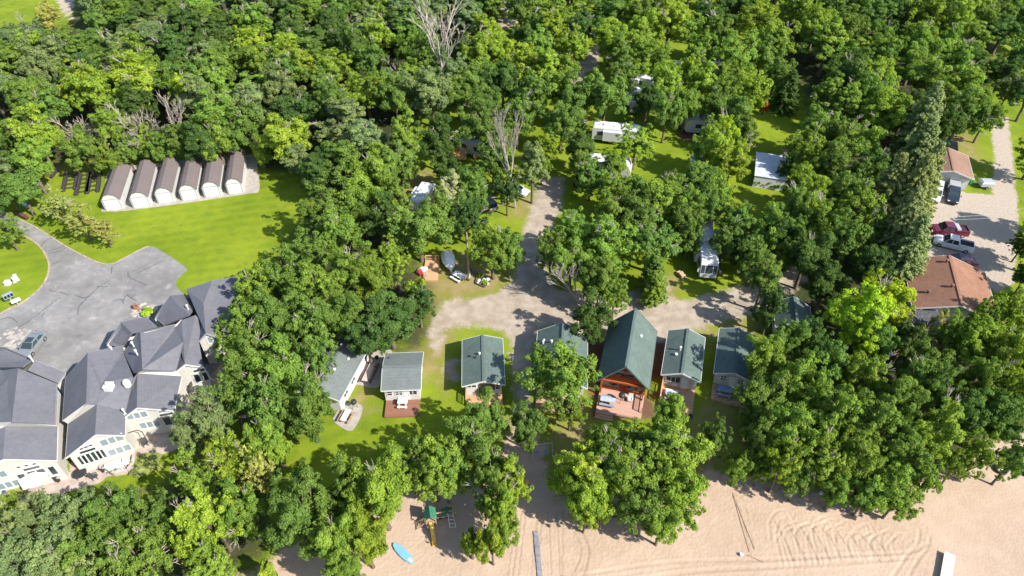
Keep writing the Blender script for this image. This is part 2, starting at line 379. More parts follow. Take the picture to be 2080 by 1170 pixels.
patch(-105, 105, BY1, 136, 420, 180); patch(-105, -70, BY0, BY1, 40, 20); patch(70, 105, BY0, BY1, 40, 20)
patch(-190, -105, BY0, 136, 40, 54); patch(105, 190, BY0, 136, 40, 54); patch(-190, 190, 136, 260, 190, 62)
patch(-3000, 3000, 260, 3000, 60, 30); patch(-3000, -190, BY0, 260, 30, 10); patch(190, 3000, BY0, 260, 30, 10); patch(-3000, 3000, -600, BY0, 200, 40)
for k, pc in pieces.items():
    if not pc['n']: continue
    V = np.concatenate(pc['v']); Fq = np.concatenate(pc['f']); A = np.concatenate(pc['a'])
    me = bpy.data.meshes.new(KINDNAME[k]); me.vertices.add(len(V)); me.vertices.foreach_set('co', V.ravel())
    me.loops.add(len(Fq)*4); me.loops.foreach_set('vertex_index', Fq.ravel().astype(np.int32))
    me.polygons.add(len(Fq)); me.polygons.foreach_set('loop_start', (np.arange(len(Fq))*4).astype(np.int32))
    me.polygons.foreach_set('use_smooth', [True]*len(Fq))
    for i, a in enumerate(ATT):
        at = me.attributes.new(a, 'FLOAT', 'POINT'); at.data.foreach_set('value', A[:, i].astype(np.float32))
    me.update(calc_edges=True); me.materials.append(M_GROUND)
    o = bpy.data.objects.new(KINDNAME[k], me); COL.objects.link(o); o['kind'] = 'structure'

# asphalt turning yard, its kerb-like dry edge and crack sealing
def asphalt_mat():
    k = NT('old_asphalt'); p = k.pos(); n1 = k.noise(p, .16, 4); n2 = k.noise(p, .9, 5); n3 = k.noise(p, 9, 2)
    c = k.mix(k.ramp(n1, .3, .7), (.205, .197, .19), (.29, .28, .268)); c = k.mix(k.ramp(n2, .42, .75), k.mix(1.0, c, (.80, .80, .81), 'MULTIPLY'), c)
    c = k.mix(k.ramp(n3, .2, .8), k.mix(1.0, c, (.88, .88, .88), 'MULTIPLY'), c)
    n4 = k.noise(p, .42, 5, .7); c = k.mix(k.math('MULTIPLY', k.ramp(n4, .58, .70), .45), c, (.11, .108, .108)); c = k.mix(k.math('MULTIPLY', k.ramp(n4, .42, .30), .5), c, (.36, .345, .325))
    k.set(k.b.inputs['Base Color'], c); k.b.inputs['Roughness'].default_value = .92; k.b.inputs['Specular IOR Level'].default_value = .2; k.bump(n3, .5, .02); return k.m
M_ASPH = asphalt_mat(); M_TAR = mat('crack_sealer', (.075, .075, .078), .7, .2, 4)
def rounded(pp): return [Vector((q[0], q[1], 0)) for q in curve(pp, 8)]
yard = [(-60,400),(0,428),(40,446),(80,466),(130,498),(170,520),(205,535),(228,536),(250,526),(290,505),(304,501),(318,504),(350,524),(379,546),(372,556),(360,568),(358,580),(366,590),(420,640),(470,760),(380,900),(150,930),(-60,930),(-60,690),(0,638),(40,618),(75,592),(95,565),(100,540),(94,520),(78,498),(50,480),(20,470),(-60,440)]
def sheet(name, pp, z0, z1, m, closed=True, kind='structure'):
    pts = rounded(pp); mb = MB(); mb.prism([(q.x, q.y) for q in pts], z0, z1); o = mb.build(name, m); o['kind'] = kind; return o
drive = sheet('asphalt_driveway', yard, -.05, .03, M_ASPH)
def ribbon(mb, pp, w, z):
    c = [Vector((q[0], q[1], 0)) for q in curve(pp, 7)]
    for i in range(len(c)-1):
        d = (c[i+1]-c[i]).normalized(); s = Vector((-d.y, d.x, 0))*w/2*(.6+.8*abs(math.sin(i*1.7)))
        mb.poly([c[i]-s+Vector((0,0,z)), c[i+1]-s+Vector((0,0,z)), c[i+1]+s+Vector((0,0,z)), c[i]+s+Vector((0,0,z))])
mb = MB()
for i, pp in enumerate([[(82,503),(92,490),(112,480)], [(90,513),(110,507),(136,497)], [(93,517),(122,510),(140,500)], [(106,537),(126,530)], [(100,587),(106,592),(120,594)],
    [(25,672),(55,655),(75,640),(112,612),(124,604)], [(85,645),(90,635)], [(120,592),(140,600)], [(150,598),(168,605),(182,602)], [(162,620),(185,598),(205,580),(222,570)],
    [(195,582),(220,583)], [(260,550),(262,562),(280,572),(298,580)], [(228,613),(245,608),(252,618)], [(250,612),(258,600),(266,605),(277,598)], [(266,605),(277,611)],
    [(280,555),(310,540),(330,530)], [(158,640),(160,625),(170,612)], [(228,540),(226,556)], [(0,650),(20,645),(38,657)]]):
    ribbon(mb, pp, .10, .036)
mb.build('crack_sealer', M_TAR, drive)
def edging(name, pp, w, m):
    mb = MB(); c = [Vector((q[0], q[1], 0)) for q in curve(pp, 7)]
    for a, b in zip(c[:-1], c[1:]): mb.bar(a+Vector((0,0,.02)), b+Vector((0,0,.02)), w, .12)
    return mb.build(name, m, drive)
M_EDGE = mat('dry_edge', (.33, .27, .19), .95, .25, 1.5)
edging('driveway_edge', [(-60,690),(0,638),(40,618),(75,592),(95,565),(100,540),(94,520),(78,498),(50,480),(20,470)], .3, M_EDGE)
edging('driveway_edge', [(0,428),(40,446),(80,466),(130,498),(170,520),(205,535),(228,536),(250,526),(290,505),(304,501)], .22, M_EDGE)
sheet('concrete_apron', [(206,430),(255,428),(380,412),(500,394),(526,387),(524,350),(518,318),(490,316),(340,330),(230,344),(212,380)], -.05, .05, M_CONC)
# ------------------------------------------------------------------ trees
def leaf_mesh(name, pos, nor, size, tone, aspect=.72):
    n = len(pos); r = np.random.default_rng(len(pos)+int(abs(pos[0, 0])*1e4))
    a = np.cross(nor, r.normal(size=(n, 3))); a /= np.linalg.norm(a, axis=1, keepdims=True)+1e-9
    b = np.cross(nor, a); s = size[:, None]
    V = np.stack([pos-a*s-b*s*aspect*.35, pos-b*s*aspect, pos+a*s+b*s*aspect*.2, pos+b*s*aspect], 1).reshape(-1, 3)
    me = bpy.data.meshes.new(name); me.vertices.add(4*n); me.vertices.foreach_set('co', V.ravel().astype(np.float32))
    me.loops.add(4*n); me.loops.foreach_set('vertex_index', np.arange(4*n, dtype=np.int32))
    me.polygons.add(n); me.polygons.foreach_set('loop_start', (np.arange(n)*4).astype(np.int32))
    at = me.attributes.new('tone', 'FLOAT', 'POINT'); at.data.foreach_set('value', np.repeat(tone, 4).astype(np.float32))
    me.update(calc_edges=True); me.materials.append(M_LEAF); return me
def unit(v): return v/(np.linalg.norm(v, axis=-1, keepdims=True)+1e-9)
def broad(seed, R=5.0, H=13.0, ncl=225, nl=180, leaf=.125, cr=(.085, .175), base=.14, top=.95, cone=0.0, flat=.75, lobes=15, twigs=2):
    """crown of leaf clumps round an uneven envelope; returns crown and trunk meshes"""
    r = np.random.default_rng(seed); zc = H*(base+top)/2; rz = H*(top-base)/2
    # main limbs of uneven reach, each carrying a spray of leaf clumps
    nb = lobes; bd = unit(r.normal(size=(nb*4, 3))); bd = bd[bd[:, 2] > -.62]; keep = []
    for q in bd:
        if all(q@p < .72 for p in keep): keep.append(q)
        if len(keep) == nb: break
    bd = np.array(keep); nb = len(bd); reach = r.uniform(.70, 1.10, nb); n = ncl
    bi = r.integers(0, nb, n); t = np.sqrt(r.uniform(.12, 1.0, n))
    d = unit(bd[bi]+r.normal(size=(n, 3))*.19)
    core = r.random(n) < .22; d[core] = unit(r.normal(size=(core.sum(), 3))); t[core] *= .62
    ext = t*np.where(core, .9, reach[bi])
    wid = 1-cone*np.clip(d[:, 2:3], -.5, 1)*.8
    c = d*np.array([R, R, rz])*ext[:, None]*.92; c[:, :2] *= wid; c[:, 2] += zc
    rc = R*r.uniform(cr[0], cr[1], n)*(1.15-.35*t)
    k = np.maximum(30, (nl*(rc/(R*.14))**2).astype(int)); ci = np.repeat(np.arange(n), k); N = len(ci)
    # every clump is itself a handful of tufts, which gives the broken edge of real foliage
    nt_ = 7; tuft = unit(r.normal(size=(n, nt_, 3))+np.concatenate([d*.55, ], 1)[:, None, :]+np.array([0, 0, .25]))
    td = tuft[ci, r.integers(0, nt_, N)]
    ld = unit(td*1.25+r.normal(size=(N, 3))*.55)
    pos = c[ci]+ld*(rc[ci]*r.uniform(.55, 1.12, N))[:, None]*np.array([1, 1, flat])
    nor = unit(ld*.9+d[ci]*.25+np.array([0, 0, .30])+r.normal(size=(N, 3))*.55)
    size = leaf*r.uniform(.6, 1.3, N)
    tone = np.clip(r.uniform(.15, .85, n)[ci]+r.normal(size=N)*.12, 0, 1)
    crown = leaf_mesh('crown', pos, nor, size, tone)
    rp = random.Random(seed); mb = MB(); bend = [rp.uniform(-.4, .4) for _ in range(4)]
    mb.tube([(0, 0, -.3), (0, 0, .3), (bend[0]*.5, bend[1]*.5, zc*.45), (bend[0], bend[1], zc*.85), (bend[0]*1.2, bend[1]*1.2, zc+rz*.5)], [.5, .33, .25, .18, .05], 8)
    for j in range(9):
        q = c[rp.randrange(n)]; z0 = zc*rp.uniform(.42, .85); m = Vector((q[0]*.5, q[1]*.5, (z0+q[2])/2+.2))
        mb.tube([(bend[0]*.7, bend[1]*.7, z0), m, tuple(q)], [.15, .09, .03], 5)
    mb.mi = 1                                          # dead twigs poking out of the leaves
    for j in range(twigs):
        q = Vector(c[rp.randrange(n)]); dr = (q-Vector((0, 0, zc*.8))).normalized()
        for f in range(4):
            e = q+(dr+Vector((rp.uniform(-1, 1), rp.uniform(-1, 1), rp.uniform(-.2, .6)))*.55).normalized()*R*rp.uniform(.22, .42)
            m = q.lerp(e, .5)+Vector((rp.uniform(-.2, .2), rp.uniform(-.2, .2), .1)); mb.tube([q, m, e], [.06, .045, .02], 4)
            for g in range(2): mb.tube([m, m+(e-m)*.7+Vector((rp.uniform(-.4, .4), rp.uniform(-.4, .4), rp.uniform(-.1, .4)))], [.035, .015], 3)
    o = mb.build('trunk', [M_BARK, M_DEAD], smooth=True); tm = o.data; bpy.data.objects.remove(o)
    return crown, tm
def conifer(seed, R=2.6, H=14.0, levels=26, leaf=.20, droop=.35, power=.8):
    r = np.random.default_rng(seed); P_, N_, S_, T_ = [], [], [], []
    for i in range(levels):
        z = .8+(H-1.0)*(i/(levels-1)); rad = R*(1-(i/(levels-.2)))**power*r.uniform(.82, 1.12)+.15
        nb = int(7+rad*4)
        for b in range(nb):
            az = r.uniform(0, 2*math.pi); rl = rad*r.uniform(.7, 1.1); n = int(14+rl*26)
            t = np.sqrt(r.uniform(.03, 1, n)); lx = t*rl
            w = .38*(1-t*.7); side = r.normal(size=n)*w*.6
            p = np.stack([lx*math.cos(az)-side*math.sin(az), lx*math.sin(az)+side*math.cos(az), z-droop*lx+.10*t*t*rl+r.normal(size=n)*.10], 1)
            P_.append(p); N_.append(unit(np.array([math.cos(az)*.5, math.sin(az)*.5, .8])+r.normal(size=(n, 3))*.55))
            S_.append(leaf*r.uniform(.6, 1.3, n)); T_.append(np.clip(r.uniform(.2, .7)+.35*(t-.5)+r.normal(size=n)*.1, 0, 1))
    crown = leaf_mesh('crown', np.concatenate(P_), np.concatenate(N_), np.concatenate(S_), np.concatenate(T_), .45)
    o = MB().tube([(0, 0, -.3), (0, 0, H*.5), (0, 0, H*.97)], [.3, .17, .03], 7).build('trunk', M_BARK); tm = o.data; bpy.data.objects.remove(o)
    return crown, tm
def dead(seed, H=14.0, spread=.5, depth=4, lean=(0, 0)):
    rp = random.Random(seed); mb = MB(); br = MB()
    def grow(mbx, p, d, L, rad, lv):
        q = p+d*L*.5+Vector((rp.uniform(-1, 1), rp.uniform(-1, 1), 0))*L*.05; e = p+d*L
        mbx.tube([p, q, e], [rad, rad*.8, rad*.55], 5 if lv < 3 else 4)
        if lv >= depth: return
        for k in range(rp.choice((2, 3, 3, 4)) if lv else 6):
            nd = (d+Vector((rp.uniform(-1, 1), rp.uniform(-1, 1), rp.uniform(-.25, .75)))*spread*1.35).normalized()
            s = p.lerp(e, rp.uniform(.45, 1.0)) if lv else p.lerp(e, rp.uniform(.4, 1))
            grow(br, s, nd, L*rp.uniform(.45, .78), max(rad*.5, .035), lv+1)
    grow(mb, Vector((0, 0, -.3)), Vector((lean[0], lean[1], 1)).normalized(), H*.5, .27, 0)
    a = mb.build('trunk', M_DEAD); b = br.build('branches', M_DEAD); am, bm = a.data, b.data
    bpy.data.objects.remove(a); bpy.data.objects.remove(b); return bm, am
VAR = {
 'oak': [broad(11+i, base=.07+.03*(i % 3), lobes=11+i, twigs=(0, 1, 2, 5)[i % 4], cr=((.085, .175), (.07, .14), (.10, .20))[i % 3]) for i in range(10)],
 'maple': [broad(41+i, ncl=200, cr=(.08, .16), cone=.3, base=.12, lobes=18) for i in range(4)],
 'poplar': [broad(61+i, R=4.0, H=16, ncl=180, cr=(.10, .18), cone=.4, base=.12, leaf=.12, lobes=16) for i in range(4)],
 'locust': [broad(81+i, ncl=190, nl=130, cr=(.07, .14), base=.12, leaf=.125, flat=.5, lobes=20) for i in range(4)],
 'bush': [broad(101+i, R=2.2, H=3.4, ncl=50, nl=110, cr=(.16, .28), base=.02, leaf=.12, lobes=9) for i in range(3)],
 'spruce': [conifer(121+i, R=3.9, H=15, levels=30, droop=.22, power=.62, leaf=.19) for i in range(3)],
 'cedar': [conifer(131+i, R=1.7, H=7.0, levels=22, leaf=.16, droop=-.25, power=.55) for i in range(2)],
 'dead': [dead(141, spread=.5), dead(147, spread=.42, depth=5), dead(152, spread=.6), dead(155, spread=.5, lean=(-.5, .2))],
}
DIM = {'oak': (5, 13), 'maple': (5, 13), 'poplar': (4, 16), 'locust': (5, 13), 'bush': (2.2, 3.4), 'spruce': (3.9, 15), 'cedar': (1.7, 7), 'dead': (5, 13)}
TONE = {'dark': (.096, .168, .042), 'mid': (.160, .255, .052), 'fresh': (.210, .318, .052), 'bright': (.275, .380, .048), 'lime': (.37, .49, .035),
        'sage': (.210, .280, .112), 'spruce': (.27, .315, .13), 'olive': (.38, .40, .12), 'pale': (.33, .36, .19), 'bare': (1, 1, 1), 'orange': (.5, .10, .01)}
TWORD = {'dark': 'dark green', 'mid': 'mid green', 'fresh': 'fresh green', 'bright': 'bright green', 'lime': 'glowing yellow-green', 'sage': 'dull grey-green',
         'spruce': 'dull blue-green', 'olive': 'pale yellow-green', 'pale': 'pale silvery green', 'bare': 'bare grey', 'orange': 'orange-leaved'}
KWORD = {'oak': 'round-crowned tree', 'maple': 'broad leafy tree', 'poplar': 'tall narrow tree', 'locust': 'feathery open tree', 'bush': 'bush', 'spruce': 'spruce', 'cedar': 'clipped cedar', 'dead': 'leafless dead tree'}
KNAME = {'oak': 'oak_tree', 'maple': 'maple_tree', 'poplar': 'poplar_tree', 'locust': 'locust_tree', 'bush': 'bush', 'spruce': 'spruce_tree', 'cedar': 'cedar_tree', 'dead': 'dead_tree'}
PROTO = {}
rt = random.Random(2024); NTREE = {}
CP = {'oak': .53, 'maple': .53, 'poplar': .56, 'locust': .6, 'bush': .5, 'spruce': .42, 'cedar': .45, 'dead': .55}
def add_tree(kind, loc, rad, H, tone, label, group=None, rz=None):
    vi = rt.randrange(len(VAR[kind])); key = (kind, vi)
    if key not in PROTO:
        root = empty(KNAME[kind], (0, 0, 0)); cm, tm = VAR[kind][vi]
        c = bpy.data.objects.new('branches' if kind == 'dead' else 'crown', cm); COL.objects.link(c); c.parent = root
        t = bpy.data.objects.new('trunk', tm); COL.objects.link(t); t.parent = root; PROTO[key] = root
    else: root = copy_tree(PROTO[key])
    R0, H0 = DIM[kind]; root.location = loc; root.rotation_euler = (0, 0, rt.uniform(0, 6.28) if rz is None else rz)
    root.scale = (rad/R0*rt.uniform(.94, 1.06), rad/R0*rt.uniform(.94, 1.06), H/H0)
    tag(root, label, 'dead tree' if kind == 'dead' else 'bush' if kind == 'bush' else 'tree', group)
    if not group and 'group' in root: del root['group']
    b = TONE[tone]; k = rt.uniform(.86, 1.15); hue = rt.uniform(-.08, .08)
    for ch in root.children:
        if ch.name.startswith('crown'): ch.color = (b[0]*k*(1+hue), b[1]*k, b[2]*k*(1-hue), 1)
    NTREE[kind] = NTREE.get(kind, 0)+1; PLACED.append((loc[0], loc[1], rad)); return root
PLACED = []; LABELS = {}
